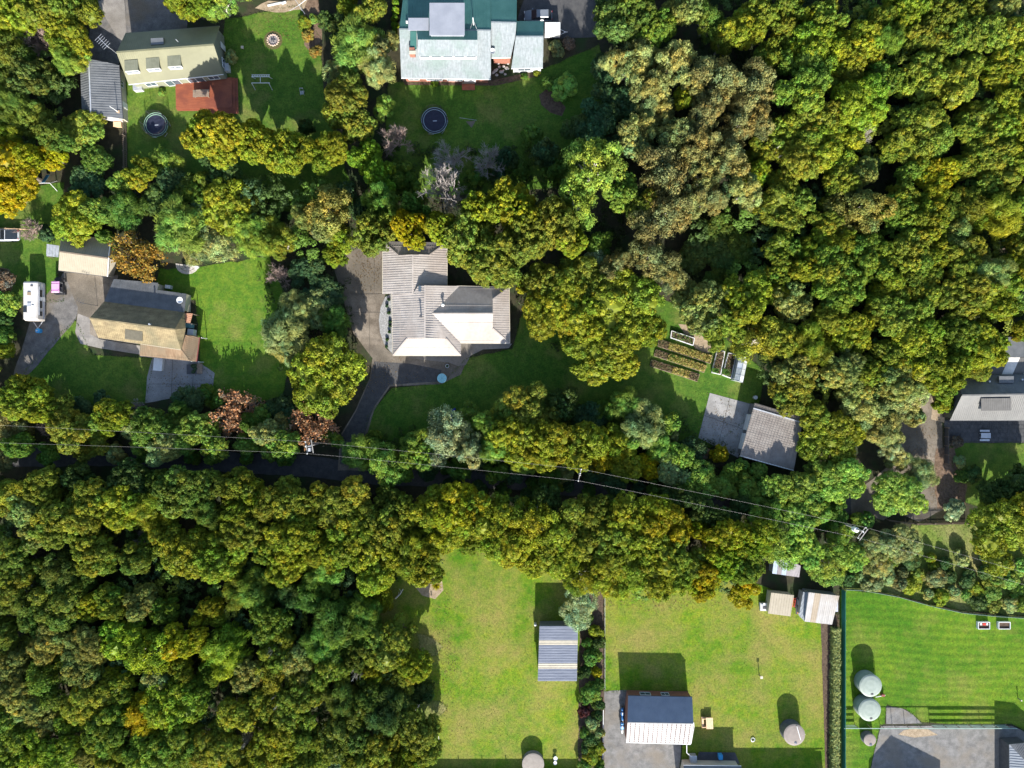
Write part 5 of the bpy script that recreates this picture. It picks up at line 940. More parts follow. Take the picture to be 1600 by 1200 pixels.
o = b.build('pavers', PAV, ct); o['kind'] = 'stuff'
t = thing('patio_table', U(1540, 682), 'pale outdoor table with benches on the dark paved courtyard', 'table'); q = U(1540, 680.5, .7)
MB().box((q.x, q.y, .76), (1.5, .8, .06)).build('table_top', pm('grey_white', (.4, .42, .45), (.5, .52, .55)), t)
for s in (-1, 1):
    MB().box((q.x, q.y + s * .72, .46), (1.5, .3, .05)).build('bench', STEEL, t)
    for u in (-1, 1): MB().box((q.x + u * .6, q.y + s * .3, .41), (.07, .07, .64)).build('leg', STEEL, t); MB().box((q.x + u * .6, q.y + s * .72, .26), (.06, .06, .35)).build('bench_leg', STEEL, t)
t = thing('fence_panel', U(1477, 690), 'narrow grey fence between the driveway and the paved courtyard', 'fence')
for i in range(5):
    q = U(1475.5, 668 + i * 14); MB().box((q.x, q.y, .7), (.1, .1, 1.4)).build('post', TIMBER, t)
    if i < 4: q2 = U(1475.5, 668 + i * 14 + 14); MB().bar((q.x, q.y - .06, .7), (q2.x, q2.y + .06, .7), .05, 1.2).build('panel', DGREY, t)
t = thing('umbrella', U(1564, 480), 'bright blue round umbrella at the edge of the upper right bush', 'umbrella'); q = U(1564, 480, 4); q.z = 0; q = U(1564, 480, 2.4)
MB().lathe((q.x, q.y, 2.1), [(.8, 0), (.55, .2), (.25, .32), (.01, .38)], 8).build('canopy', pm('umbrella_blue', (.06, .25, .6), (.08, .3, .7)), t); MB().tube([(q.x, q.y, 0), (q.x, q.y, 2.4)], .03).build('pole', STEEL, t)
# ------------------------------------------------------------------ timber gate and fences
t = thing('timber_gate', U(1470, 817), 'dark timber paling fence and gate across the right driveway', 'gate')
def palings(parent, x0, y0, x1, y1, hgt, m, step=.16, rails=(.3, 1.1)):
    p, q = U(x0, y0), U(x1, y1); n = int((q - p).length / step); d = (q - p).normalized(); rz = math.atan2(d.y, d.x); me = None
    for i in range(n + 1):
        c0 = p.lerp(q, i / n)
        if me is None:
            o = MB().box((0, 0, hgt / 2), (.09, .03, hgt), rz).build('paling', m); me = o.data; bpy.data.objects.remove(o)
        o = bpy.data.objects.new('paling', me); COL.objects.link(o); o.parent = parent; o.location = c0 - ORG[parent]; ORG[o] = ORG[parent]
    for z in rails: MB().bar(p + Vector((0, .05, z)), q + Vector((0, .05, z)), .05, .09).build('rail', m, parent)
    k = max(1, int((q - p).length / 2.4))
    for i in range(k + 1): MB().box(p.lerp(q, i / k) + Vector((0, .11, hgt / 2)), (.11, .11, hgt * 1.02), rz).build('post', m, parent)
palings(t, 1428, 818, 1508, 816.5, 1.35, TIMBER)
palings(t, 1385, 812, 1427, 818, 1.2, TIMBER)
t = thing('timber_fence', U(198, 195), 'brown timber fence between the dark grey garage and the trampoline lawn', 'fence')
palings(t, 194, 118, 198, 190, 1.5, TIMBER, .3); palings(t, 198, 190, 199, 266, 1.5, TIMBER, .3)
t = thing('yard_edging', U(942, 1120), 'thin white fence rail along the left side of the gravel yard', 'fence')
for i in range(8): q = U(942, 1104 + i * 14); MB().box((q.x, q.y, .4), (.08, .08, .8)).build('post', WHITE, t)
MB().bar(U(942, 1102) + Vector((0, 0, .74)), U(941, 1204) + Vector((0, 0, .74)), .1, .1).build('rail', WHITE, t)
t = thing('boundary_fence', U(943, 980), 'low grey wire fence between the two sunny lower lawns', 'fence')
for i in range(10): q = U(944, 930 + i * 16); MB().box((q.x, q.y, .5), (.08, .08, 1.0)).build('post', TIMBER, t)
for z in (.4, .7, .95): MB().tube([U(944, 928, 0) + Vector((.05, 0, z)), U(944, 1076, 0) + Vector((.05, 0, z))], .012, 3).build('wire', STEEL, t)
NET = pm('green_windbreak', (.018, .16, .12), (.03, .20, .155), 2, .7)
PALENET = pm('faded_windbreak', (.20, .30, .25), (.28, .36, .31), 2, .7)
t = thing('windbreak_fence', U(1313, 1060), 'tall green windbreak netting fence beside the clipped hedge', 'fence')
for i in range(8):
    q = U(1314.5, 920 + i * 45); MB().tube([(q.x + .08, q.y, 0), (q.x + .08, q.y, 1.75)], .055).build('post', TIMBER, t)
    q2 = U(1314.5, 920 + (i + 1) * 45)
    if i < 7: MB().bar((q.x, q.y, .88), (q2.x, q2.y + .01, .88), .03, 1.6).build('netting_panel', NET, t)
t = thing('windbreak_fence', U(1450, 1131), 'pale green banded windbreak fence along the bottom of the mown lawn', 'fence')
for i in range(14):
    q = U(1315 + i * 19.6, 1131.5); MB().tube([(q.x, q.y + .06, 0), (q.x, q.y + .06, 1.55)], .045).build('post', TIMBER, t)
    if i < 13 and (i == 0 or i > 6):
        q2 = U(1315 + (i + 1) * 19.6, 1131.5)
        for z in (.35, .85, 1.35): MB().bar((q.x + .02, q.y, z), (q2.x - .02, q2.y, z), .03, .22).build('band', PALENET, t)
for z in (1.5,): MB().bar(U(1313, 1131.8) + Vector((0, 0, z)), U(1580, 1131.8) + Vector((0, 0, z)), .09, .07).build('top_rail', PALENET, t)
t = thing('lawn_fence', U(1420, 938), 'low faded green net fence curving along the top of the mown lawn', 'fence')
pts = [(1318, 920), (1345, 921), (1400, 931), (1450, 945), (1500, 956), (1550, 961), (1610, 965)]
for i in range(len(pts) - 1): MB().bar(U(*pts[i]) + Vector((0, 0, .45)), U(*pts[i + 1]) + Vector((0, 0, .45)), .03, .7).build('netting_panel', PALENET, t)
for p_ in pts: q = U(*p_); MB().tube([(q.x, q.y + .06, 0), (q.x, q.y + .06, 1)], .05).build('post', TIMBER, t)
# clipped hedge
t = thing('hedge', U(1299, 1090), 'long clipped pale green hedge against the green windbreak fence', 'hedge')
rg = np.random.default_rng(12); n = 15000; p0, p1 = U(1302, 978), U(1300, 1215)
f = rg.random(n); side = rg.integers(0, 3, n); x = np.where(side == 0, -.42, np.where(side == 1, .42, rg.uniform(-.42, .42, n))) + rg.normal(0, .10, n); z = np.where(side == 2, 1.5 + rg.normal(0, .1, n), rg.uniform(.1, 1.5, n))
bum = .22 * np.sin(f * 140) + .15 * np.sin(f * 61 + 1)
P = np.stack([p0.x + (p1.x - p0.x) * f + x * (1 + .25 * bum), p0.y + (p1.y - p0.y) * f, z * (1 + .10 * bum)], 1)
NN = np.stack([np.where(side == 2, 0, np.sign(x)), np.zeros(n), np.where(side == 2, 1.0, .3)], 1) + rg.normal(0, .5, (n, 3))
me = quads_mesh('hedge_leaves', P - np.array(ORG[t][:]), NN, rg.uniform(.10, .22, n), rg.uniform(.05, .1, n), tones(rg, n, .6, 1.3, .1), rg); o = link_mesh('foliage', me, t); o.color = (.27, .31, .10, 1)
MB().hexa([(p1.x - .34, p1.y, 0), (p1.x + .34, p1.y, 0), (p0.x + .34, p0.y, 0), (p0.x - .34, p0.y, 0)], [(p1.x - .28, p1.y, 1.3), (p1.x + .28, p1.y, 1.3), (p0.x + .28, p0.y, 1.3), (p0.x - .28, p0.y, 1.3)]).build('branch_core', pm('hedge_core', (.02, .03, .012), (.04, .055, .02), 4, .9), t)
# pale strip hedge beside the green-roofed house
for i in range(5): plant(618 - i * .5, 4 + i * 12, 7, 's', 'yg', 1.4, rr)
# ------------------------------------------------------------------ blue-grey shed, navy/white garage
BLUEG = pm('bluegrey_roof', (0.15, 0.165, 0.205), (0.205, 0.22, 0.26), 1.0, 0.45, stretch=(.5, 3, 1))
h = thing('shed', U(872, 1020), 'blue-grey ribbed shed roof with two white strips on the sunny lawn', 'shed')
ys = [978, 1000, 1007.5, 1036, 1044.5, 1064]
L0, L1, R0, R1 = 843, 840.3, 903, 901.3
for i in range(5):
    f0, f1 = (ys[i] - 978) / 86, (ys[i + 1] - 978) / 86; zz = lambda f: 3.15 - .35 * f
    q = Us((L0 + (L1 - L0) * f0, ys[i], zz(f0)), (R0 + (R1 - R0) * f0, ys[i], zz(f0)), (R0 + (R1 - R0) * f1, ys[i + 1], zz(f1)), (L0 + (L1 - L0) * f1, ys[i + 1], zz(f1)))
    o = roof_plane(h, q, CREAM if i in (1, 3) else BLUEG, 0, th=.08)
    b = MB(); n = int((q[3] - q[0]).length / .24)
    for k in range(n): b.bar(q[0].lerp(q[3], (k + .5) / n) + Vector((.02, 0, .02)), q[1].lerp(q[2], (k + .5) / n) + Vector((-.02, 0, .02)), .08, .05)
    b.build('ribs', CREAM if i in (1, 3) else BLUEG, o)
w = Us((843.5, 978.5, 3.1), (902.5, 977.5, 3.1), (900.8, 1063.5, 2.75), (840.8, 1063.5, 2.75)); _, sp, c = walls(h, [w], pm('shed_wall', (.16, .17, .2), (.2, .21, .24), 2, .6), .12); openings(h, sp(w[3]), sp(w[2]), c, [(.5, 2.6, .05, 2.2, 'door')])
t = thing('gas_cylinder', U(836.5, 975), 'small white cylinder in the shade beside the blue-grey shed', 'cylinder'); q = U(836.5, 975, .5); MB().lathe((q.x, q.y, 0), [(.01, .02), (.22, .02), (.22, .9), (.1, 1.05), (.01, 1.05)], 12).build('body', WHITE, t); MB().tube([(q.x, q.y, 1.0), (q.x, q.y, 1.18)], .06).build('valve', STEEL, t)
h = thing('garage', U(1030, 1118), 'navy and white gable-roofed brick garage on the gravel yard', 'garage')
NVY = pm('navy_roof', (0.19, 0.205, 0.25), (0.235, 0.25, 0.295), 0.8, 0.45); WHR = pm('white_roof', (.27, .262, .255), (.32, .31, .30), .8, .65)
a = Us((981.5, 1087, 2.6), (1081.5, 1089, 2.6), (1083.5, 1131, 4.75), (980.5, 1129, 4.75)); a2 = Us((980.5, 1129, 4.75), (1083.5, 1131, 4.75), (1079, 1163, 2.6), (978.5, 1160, 2.6))
roof_plane(h, a, NVY, .26, .03, .05); roof_plane(h, a2, WHR, .72, .05, .09)
b = MB()
for i in range(14):
    for j in range(9): q = a2[0].lerp(a2[1], (i + .72) / 14.4).lerp(a2[3].lerp(a2[2], (i + .72) / 14.4), (j + .7) / 9.4); b.box(q + Vector((0, 0, .03)), (.15, .26, .08))
b.build('roof_screws', pm('screw_brown', (.10, .07, .07)), h)['kind'] = 'stuff'
cap(h, a[3], a[2], WHR, .16); gutter(h, a2[3], a2[2], WHITE); gutter(h, a[0], a[1], DGREY)
_, sp, c = walls(h, [a, a2], BRICK, .12); openings(h, sp(a[0]), sp(a[1]), c, [(.28, 1.6, .9, 2.0, 'w'), (.6, 1.2, .9, 2.0, 'w')]); openings(h, sp(a2[3]), sp(a2[2]), c, [(.3, 2.6, .05, 2.1, 'door'), (.7, 2.6, .05, 2.1, 'door')])
MB().tube([a2[1] + Vector((.15, 0, -.6)), a2[1] + Vector((.35, -.9, -1.2)), a2[2] + Vector((.1, 0, -.2))], .05).build('downpipe', WHITE, h); MB().tube([U(1073, 1164, 2.4), U(1073, 1176, 2.0), U(1080, 1182, 1.8)], .06).build('downpipe', WHITE, h)
# motorcycles in front of the left wall
def bike(px, py, col, label, L):
    t = thing('motorcycle', U(px, py), label, 'motorcycle'); q = U(px, py, .7); q.z = .04
    for s in (-1, 1):
        w = MB().lathe((0, 0, 0), [(.2, -.06), (.3, -.06), (.31, 0), (.3, .06), (.2, .06)], 16, True); w.v = [(z + q.x, x + q.y + s * L * .36, y + .35) for x, y, z in w.v]; wo = w.build('wheel', BLACK, t)
        r = MB().lathe((0, 0, 0), [(.02, -.03), (.2, -.03), (.2, .03), (.02, .03)], 10); r.v = [(z + q.x, x + q.y + s * L * .36, y + .35) for x, y, z in r.v]; r.build('rim', STEEL, wo)
    MB().add(*blob((q.x, q.y + L * .08, .82), (.3, L * .22, .22), np.random.default_rng(1), 10, 6)).build('fuel_tank', col, t, smooth=True); MB().add(*blob((q.x, q.y - L * .24, .84), (.2, L * .2, .12), np.random.default_rng(2), 10, 6)).build('seat', col if L > 2 else WHITE, t, smooth=True)
    MB().box((q.x, q.y, .5), (.34, L * .42, .35)).build('engine', DGREY, t); MB().add(*blob((q.x, q.y + L * .36, .85), (.28, L * .12, .25), np.random.default_rng(3), 10, 6)).build('fairing', col, t, smooth=True)
    MB().tube([(q.x - .38, q.y + L * .24, 1.05), (q.x, q.y + L * .3, 1.02), (q.x + .38, q.y + L * .24, 1.05)], .025).build('handlebar', BLACK, t); MB().box((q.x, q.y + L * .1, 1.05), (.22, .34, .06)).build('tank_pad', WHITE, t)
    MB().tube([(q.x + .15, q.y, .5), (q.x + .3, q.y, .01)], .02).build('kickstand', STEEL, t)
bike(972.5, 1116, pm('deep_blue', (.02, .10, .26), (.03, .13, .32), 3, .35), 'dark blue motorcycle, upper of two beside the brick garage', 2.3)
bike(972, 1137, pm('sky_blue', (.10, .30, .62), (.15, .36, .68), 3, .35), 'sky blue motorcycle, lower of two beside the brick garage', 1.9)
t = thing('picnic_table', U(1104, 1128), 'pale new pine table and bench on the sunny lawn', 'table'); q = U(1104, 1130, .7)
for i in range(4): MB().box((q.x + .05 + i * .27, q.y, .74), (.25, 1.75, .05), .04).build('top_plank', PINE, t)
for i in range(2): MB().box((q.x - .62 + i * .17, q.y + .05, .46), (.15, 1.7, .05), .04).build('bench_plank', PINE, t)
for s in (-1, 1): MB().box((q.x + .12, q.y + s * .65, .37), (1.5, .08, .68)).build('leg_frame', PINE, t)
# sheds beside the windbreak
def simple_shed(name, pts, z0, z1, m, wm, label, rib=.4, strips=None):
    h = thing(name, U(sum(p[0] for p in pts) / 4, sum(p[1] for p in pts) / 4), label, 'shed'); q = Us(*[(p[0], p[1], z) for p, z in zip(pts, (z0, z0, z1, z1))])
    if strips:
        n = len(strips)
        for i, sm in enumerate(strips): roof_plane(h, [q[0].lerp(q[1], (i + .01) / n), q[0].lerp(q[1], (i + .99) / n), q[3].lerp(q[2], (i + .99) / n), q[3].lerp(q[2], (i + .01) / n)], sm, rib, .03, .05, .06)
    else: roof_plane(h, q, m, rib, .03, .05, .06)
    walls(h, [q], wm, .12); return h
TAN = pm('tan_roof', (.27, .235, .175), (.32, .28, .215), 1, .6, c3=(.24, .205, .15)); PALET = pm('pale_tin', (.28, .265, .25), (.35, .335, .32), 1, .5, c3=(.25, .215, .17)); TINW = pm('tin_wall', (.2, .22, .24), (.26, .28, .3), 2, .5); LIGHTB = pm('light_blue_tin', (.27, .32, .4), (.33, .38, .46), 1, .5); MAUVE = pm('mauve_tin', (.17, .155, .165), (.21, .19, .2), 1, .6)
simple_shed('garden_shed', [(1205, 926), (1240.5, 930), (1235, 963), (1200, 958.5)], 2.4, 2.2, TAN, CREAM, 'small tan flat-roofed shed left of the tin shed')
simple_shed('tin_shed', [(1263.5, 925.5), (1311.5, 931), (1300, 976), (1257, 971)], 3.0, 2.4, PALET, TINW, 'large pale tin shed with tan strip against the windbreak fence', .3, [PALET, pm('tan_strip', (.24, .195, .14), (.29, .24, .18)), PALET, PALET, PALET])
simple_shed('tin_lean_to', [(1255, 925), (1263, 925.5), (1256.5, 970.5), (1248.5, 960)], 2.0, 1.9, TINW, TINW, 'narrow grey lean-to on the left of the pale tin shed')
simple_shed('striped_shed', [(1209, 876), (1231, 873), (1228, 899), (1206.5, 896)], 2.3, 2.1, LIGHTB, TINW, 'small blue-striped tin roof half hidden under the bushes', .3, [LIGHTB, MAUVE, LIGHTB])
simple_shed('mauve_shed', [(1231, 875), (1251, 884), (1248.5, 902), (1228, 899)], 2.3, 1.9, MAUVE, TINW, 'small mauve tin roof joined to the blue-striped one')
t = thing('ladder', U(1245, 935), 'red steel ladder lying between the two sheds', 'ladder'); RED = pm('red_paint', (.45, .04, .03), (.55, .06, .04))
p, q = U(1240, 934, .8), U(1237.5, 949, .8)
for s in (0, .35): MB().tube([p + Vector((s, 0, 0)), q + Vector((s, 0, 0))], .04).build('rail', RED, t)
for i in range(6): MB().tube([p.lerp(q, (i + .5) / 6), p.lerp(q, (i + .5) / 6) + Vector((.35, 0, 0))], .025).build('rung', RED, t)
for s in (0, .35): MB().box((p.x + s, p.y - .2, .4), (.08, .08, .76)).build('trestle_leg', TIMBER, t); MB().box((q.x + s, q.y + .2, .4), (.08, .08, .76)).build('trestle_leg', TIMBER, t)
t = thing('work_trailer', U(1246, 948), 'cluttered flat trailer with orange bucket between the sheds', 'trailer'); q = U(1246, 945)
MB().box((q.x, q.y, .5), (.9, 2.6, .08)).build('deck', DGREY, t); MB().box((q.x + .1, q.y - .9, .62), (.7, .5, .16)).build('orange_tray', pm('orange_plastic', (.65, .22, .03)), t); MB().tube([(q.x - .2, q.y + 1, .65), (q.x + .3, q.y - .6, .65)], .06).build('pipe', WHITE, t); MB().box((q.x, q.y + .5, .68), (.5, .6, .28)).build('grey_box', STEEL, t)
for s in (-1, 1): w = MB().lathe((0, 0, 0), [(.02, -.07), (.26, -.07), (.26, .07), (.02, .07)], 12); w.v = [(z + q.x + s * .5, x + q.y, y + .3) for x, y, z in w.v]; w.build('wheel', BLACK, t)
t = thing('junk_crate', U(1193, 948), 'white crate of junk at the left of the tan shed', 'crate'); q = U(1192.5, 948, .6); MB().box((q.x, q.y, .4), (.95, 1.2, .7)).build('body', WHITE, t); MB().box((q.x + .1, q.y - .1, .78), (.5, .4, .08)).build('contents', DGREY, t); MB().box((q.x - .2, q.y + .3, .79), (.3, .3, .1)).build('contents', STEEL, t)
t = thing('leaning_sheet', U(1307, 950), 'white sheet panel leaning between the tin shed and the windbreak', 'panel'); q = U(1306, 947, 1.4); MB().box((q.x, q.y, .75), (.5, 1.6, 1.3)).build('sheet', WHITE, t); MB().box((q.x, q.y, 1.43), (.6, 1.7, .05)).build('edge_trim', STEEL, t)
# ------------------------------------------------------------------ water tanks
def tank(px, py, r, hgt, m, label, dome=.18, pipe=True, corr=False, cap_m=None, n=36):
    q = U(px, py, hgt); t = thing('water_tank', (q.x, q.y, .03), label, 'water tank', None)
    prof = [(r, 0)] + ([(r + (.035 if k % 2 else 0), hgt * k / 14) for k in range(1, 14)] if corr else [(r, hgt * .33), (r * 1.012, hgt * .34), (r * 1.012, hgt * .36), (r, hgt * .37), (r, hgt * .66), (r * 1.012, hgt * .67), (r * 1.012, hgt * .69), (r, hgt * .70)]) + [(r, hgt)]
    MB().lathe((q.x, q.y, .03), prof, n).build('wall', m, t)
    MB().lathe((q.x, q.y, .03), [(r * 1.03, hgt - .06), (r * 1.03, hgt), (r * .9, hgt + dome * .5), (r * .55, hgt + dome * .9), (.02, hgt + dome)], n).build('lid', cap_m or m, t, smooth=False)
    hatch = MB().lathe((q.x + r * .1, q.y - r * .72, hgt + dome * .4), [(.2, 0), (.22, .1), (.02, .13)], 14).build('hatch', DGREY if not corr else m, t)
    for k in range(3): MB().box((q.x + r * (-.3 + .25 * k), q.y + r * .55, hgt + dome * .62), (.12, .1, .08)).build('fitting', DGREY, t)
    if pipe: MB().tube([(q.x + r * 1.06, q.y, .05), (q.x + r * 1.06, q.y, hgt - .1), (q.x + r * .8, q.y - .1, hgt + dome * .6)], .05).build('inlet_pipe', WHITE, t)
    return t
PG = pm('pale_green_tank', (.20, .235, .20), (.25, .285, .25), 1, .55); TAUPE = pm('taupe_tank', (.19, .16, .14), (.235, .2, .175), 1, .7); CTANK = pm('concrete_tank', (.20, .175, .15), (.26, .23, .2), 1.5, .8, c3=(.17, .15, .13)); CORR = pm('corrugated_tank', (.08, .085, .11), (.12, .125, .15), 2, .5, metal=.3)
tank(1360, 1071, 1.68, 2.15, PG, 'upper of two pale green water tanks beside the mown lawn', .2)
tank(1358.5, 1109, 1.68, 2.15, PG, 'lower of two pale green water tanks beside the mown lawn', .2)
t = tank(1241, 1148, 1.6, 2.1, CORR, 'corrugated water tank with taupe lid and white pipe on the lawn', .12, True, True, TAUPE); q = U(1248, 1145, 2.3); MB().tube([(q.x - .3, q.y + 1.0, 2.32), (q.x + .3, q.y - 1.1, 2.32)], .06).build('overflow_pipe', WHITE, t)
tank(1359, 1156, .92, 1.3, CORR, 'small grey water tank by the gravel yard', .1, True, True, TAUPE)
tank(833, 1194, 1.65, 1.2, CTANK, 'low round concrete tank cut by the bottom edge', .06, False)
t = thing('bird_bath', U(868, 1187), 'small white two-tier ornament on the lawn by the concrete tank', 'ornament')
for k, (px, py, r) in enumerate(((868, 1185, .32), (867.5, 1192, .28))): q = U(px, py, .5); MB().lathe((q.x, q.y, .02), [(.01, 0), (.2, 0), (.08, .15), (.1, .4), (r, .5), (r, .56), (r * .7, .52), (.01, .5)], 16).build('bowl', WHITE, t)
t = thing('pump_pipes', U(1375, 1087), 'white pipes and valve between the two pale green tanks', 'pipes'); MB().tube([U(1368, 1089, .4), U(1383, 1086, .4)], .07).build('pipe', WHITE, t); MB().tube([U(1372, 1088, 0), U(1372, 1088, .4)], .06).build('riser', WHITE, t); MB().box(U(1379, 1086, .3), (.5, .3, .5)).build('pump', pm('pump_red', (.2, .06, .05)), t)
# raised beds on the mown lawn
for px, lb in ((1537.5, 'white-framed bed holding red and white boxes on the mown lawn'), (1569.5, 'empty white-framed bed at the right of the mown lawn')):
    t = thing('planter_frame', U(px, 977), lb, 'planter'); q = U(px, 977.5, .55)
    MB().box((q.x, q.y, .2), (1.7, .95, .36)).build('soil', SOIL, t)
    for s in (-1, 1): MB().box((q.x, q.y + s * .52, .3), (1.85, .08, .55)).build('side_board', WHITE, t); MB().box((q.x + s * .885, q.y, .3), (.08, .955, .55)).build('end_board', WHITE, t)
    if px < 1550: MB().box((q.x + .05, q.y + .2, .45), (.5, .3, .2)).build('red_box', pm('red_paint', (.45, .04, .03)), t); MB().box((q.x - .45, q.y + .2, .45), (.3, .3, .15)).build('white_box', WHITE, t); MB().box((q.x + .5, q.y + .2, .45), (.25, .3, .15)).build('white_box', WHITE, t)
# little lawn posts
for px, py, hh, lb in ((1186, 1054, 1.2, 'small pale stump post on the lower middle lawn'), (1590, 1091, .9, 'tiny post on the mown lawn near the right edge'), (1575, 1155, 1.0, 'blue-topped post beside the lower right grey roof'), (381, 77, .7, 'pale garden light on the lawn right of the olive-roofed house')):
    q = U(px, py); t = thing('garden_post', q, lb, 'post'); MB().box((q.x, q.y, hh / 2), (.12, .12, hh)).build('shaft', TIMBER, t); MB().box((q.x, q.y, hh + .05), (.4 if px != 1590 else .2, .4 if px != 1590 else .2, .12)).build('cap', pm('bright_blue', (.04, .26, .52)) if px == 1575 else CREAM, t)
t = thing('ring_toy', U(1176, 1155), 'white ring lying in the shade of the lower middle lawn', 'ring'); q = U(1576 - 400, 1155); MB().lathe((q.x, q.y, .08), [(.28, 0), (.34, .08), (.28, .1), (.22, .05)], 16, True).build('ring', STEEL, t); MB().box((q.x, q.y, .06), (.2, .05, .04)).build('tag', DGREY, t)
# ------------------------------------------------------------------ houses at the lower edge
h = thing('house', U(1180, 1290), 'house just below the picture whose roof edge shows at the bottom', 'house')
a = Us((1068, 1196, 2.6), (1158, 1197, 2.6), (1165, 1240, 4.4), (1066, 1240, 4.4)); roof_plane(h, a, SLATE, .3, .03, .05); gutter(h, a[0], a[1], WHITE)
bk = [Vector((p.x, p.y, p.z)) for p in (a[3], a[2], U(1160, 1290, 2.6), U(1068, 1290, 2.6))]; roof_plane(h, bk, SLATE, .3, .03, .05); walls(h, [a, bk], CREAM, .3)
a = Us((1085, 1249, 3.4), (1305, 1249, 3.4), (1305, 1305, 5.6), (1085, 1305, 5.6)); b_ = [a[3], a[2], U(1305, 1360, 3.4), U(1085, 1360, 3.4)]
h = thing('house', U(1195, 1320), 'larger house below the picture that shades the lower middle lawn', 'house'); roof_plane(h, a, SLATE, .4); roof_plane(h, b_, SLATE, .4); walls(h, [a, b_], CREAM, .3); 
h = thing('house', U(1412, 1290), 'hip-roofed house below the picture casting a pointed shadow on the gravel', 'house')
c0 = [U(1376, 1258, 3.0), U(1490, 1258, 3.0), U(1490, 1390, 3.0), U(1376, 1390, 3.0)]; ap = U(1434, 1300, 6.3), U(1434, 1360, 6.3)
for pl in ([c0[0], c0[1], ap[0]], [c0[1], c0[2], ap[1], ap[0]], [c0[2], c0[3], ap[1]], [c0[3], c0[0], ap[0], ap[1]]): roof_plane(h, pl, SLATE, .4)
walls(h, [[c0[0], c0[1], ap[0]], [c0[1], c0[2], ap[1], ap[0]], [c0[2], c0[3], ap[1]], [c0[3], c0[0], ap[0], ap[1]]], CREAM, .4)
h = thing('house', U(1600, 1190), 'grey ribbed roof at the bottom right corner', 'house')
a = Us((1577, 1163, 3.0), (1650, 1240, 3.0), (1650, 1290, 3.0), (1577, 1290, 3.0)); b_ = Us((1577, 1163, 3.0), (1605, 1160, 2.7), (1690, 1230, 2.7), (1650, 1240, 3.0))
RIBG = pm('ribbed_grey', (.17, .185, .205), (.215, .23, .25), .8, .5); roof_plane(h, a, RIBG, 0); roof_plane(h, b_, NAVY, .3)
b = MB()
for k in range(24):
    y = 1166 + k * 4; x1 = min(1577 + (y - 1163) * .95, 1650)
    if x1 - 1577 > 4: b.bar(U(1577.5, y, 3.03), U(x1, y + (x1 - 1577) * .08, 3.03), .16, .06)
b.build('ribs', RIBG, h); walls(h, [a, b_], DGREY, .3)
t = thing('courtyard_deck', U(1110, 1180), 'shaded dark deck with blue and white items beside the bottom house', 'deck'); boards(t, Us((1092, 1174), (1148, 1175), (1155, 1192), (1085, 1192)), .25, 'deck_boards', .16, DGREY); MB().prism(Us((1092, 1174.5), (1148, 1175.5), (1154, 1191.5), (1086, 1191.5)), .03, .2).build('frame', DGREY, t)
for px, py, sz, m, nm, lb in ((1083, 1185, (.95, 1.0, 1.0), STEEL, 'heat_pump', 'pale metal unit on the deck of the bottom house'), (1126, 1183, (.6, .7, .8), pm('bright_blue', (.04, .26, .52)), 'blue_bin', 'blue bin on the dark deck of the bottom house')):
    t = thing(nm, U(px, py), lb, 'bin' if 'bin' in nm else 'heat pump'); q = U(px, py, 1); MB().box((q.x, q.y, sz[2] / 2 + .25), sz).build('body', m, t); MB().box((q.x, q.y, sz[2] + .29), (sz[0] * 1.08, sz[1] * 1.08, .07)).build('lid', m, t)
t = thing('low_wall', U(780, 1205), 'low dark wall at the bottom edge of the lower lawn', 'wall'); MB().bar(U(642, 1206) + Vector((0, 0, .55)), U(905, 1206) + Vector((0, 0, .55)), .12, 1.1).build('panel', TIMBER, t)
for i in range(8): q = U(644 + i * 37, 1205); MB().box((q.x, q.y + .1, .65), (.12, .12, 1.3)).build('post', TIMBER, t)
# ------------------------------------------------------------------ garden play things
def trampoline(px, py, r, ring, label):
    q = U(px, py, .9); t = thing('trampoline', (q.x, q.y, .02), label, 'trampoline')
    MB().lathe((q.x, q.y, .9), [(.01, 0), (r * .83, 0)], 36).build('mat', pm('trampoline_mat', (.012, .014, .03), (.02, .024, .045), 3, .7), t)
    MB().lathe((q.x, q.y, .92), [(r * .82, 0), (r * .84, .03), (r * .98, .03), (r, 0), (r * .98, -.03), (r * .84, -.02)], 36, True).build('safety_pad', pm('pad_black', (.02, .024, .03), (.03, .035, .045)), t)
    b = MB(); n = 30; b.tube([(q.x + r * 1.0 * math.cos(6.2832 * k / n), q.y + r * 1.0 * math.sin(6.2832 * k / n), .97) for k in range(n + 1)], .03, 5, False); b.build('rim', ring, t)
    MB().tube([(q.x + r * .85 * math.cos(6.2832 * k / n), q.y + r * .85 * math.sin(6.2832 * k / n), .955) for k in range(n + 1)], .03, 5, False).build('mat_edge', ring, t)
    for k in range(6):
        a = 1.047 * k; x, y = q.x + r * 1.03 * math.cos(a), q.y + r * 1.03 * math.sin(a)
        MB().tube([(x, y, .03), (x, y, 2.4)], .03, 6).build('net_pole', DGREY, t); MB().tube([(x, y, .05), (q.x + r * .95 * math.cos(a + .4), q.y + r * .95 * math.sin(a + .4), .05), (q.x + r * math.cos(a + .4), q.y + r * math.sin(a + .4), .88)], .03, 5).build('leg', STEEL, t)
    b = MB()
    for k in range(70): a = 6.2832 * k / 70; x, y = q.x + r * math.cos(a), q.y + r * math.sin(a); b.bar((x, y, .95), (x, y, 2.35), .014, .014)
    for z in (1.3, 1.65, 2.0, 2.35): b.tube([(q.x + r * math.cos(6.2832 * k / n), q.y + r * math.sin(6.2832 * k / n), z) for k in range(n + 1)], .012, 3, False)
    b.build('safety_net', BLACK, t); MB().box((q.x + .05, q.y - .05, .905), (.6, .12, .006), .05).build('maker_patch', STEEL, t)
trampoline(244, 195, 1.85, pm('lime_trim', (.25, .42, .3), (.3, .5, .36)), 'round black trampoline with pale green rim below the red deck')
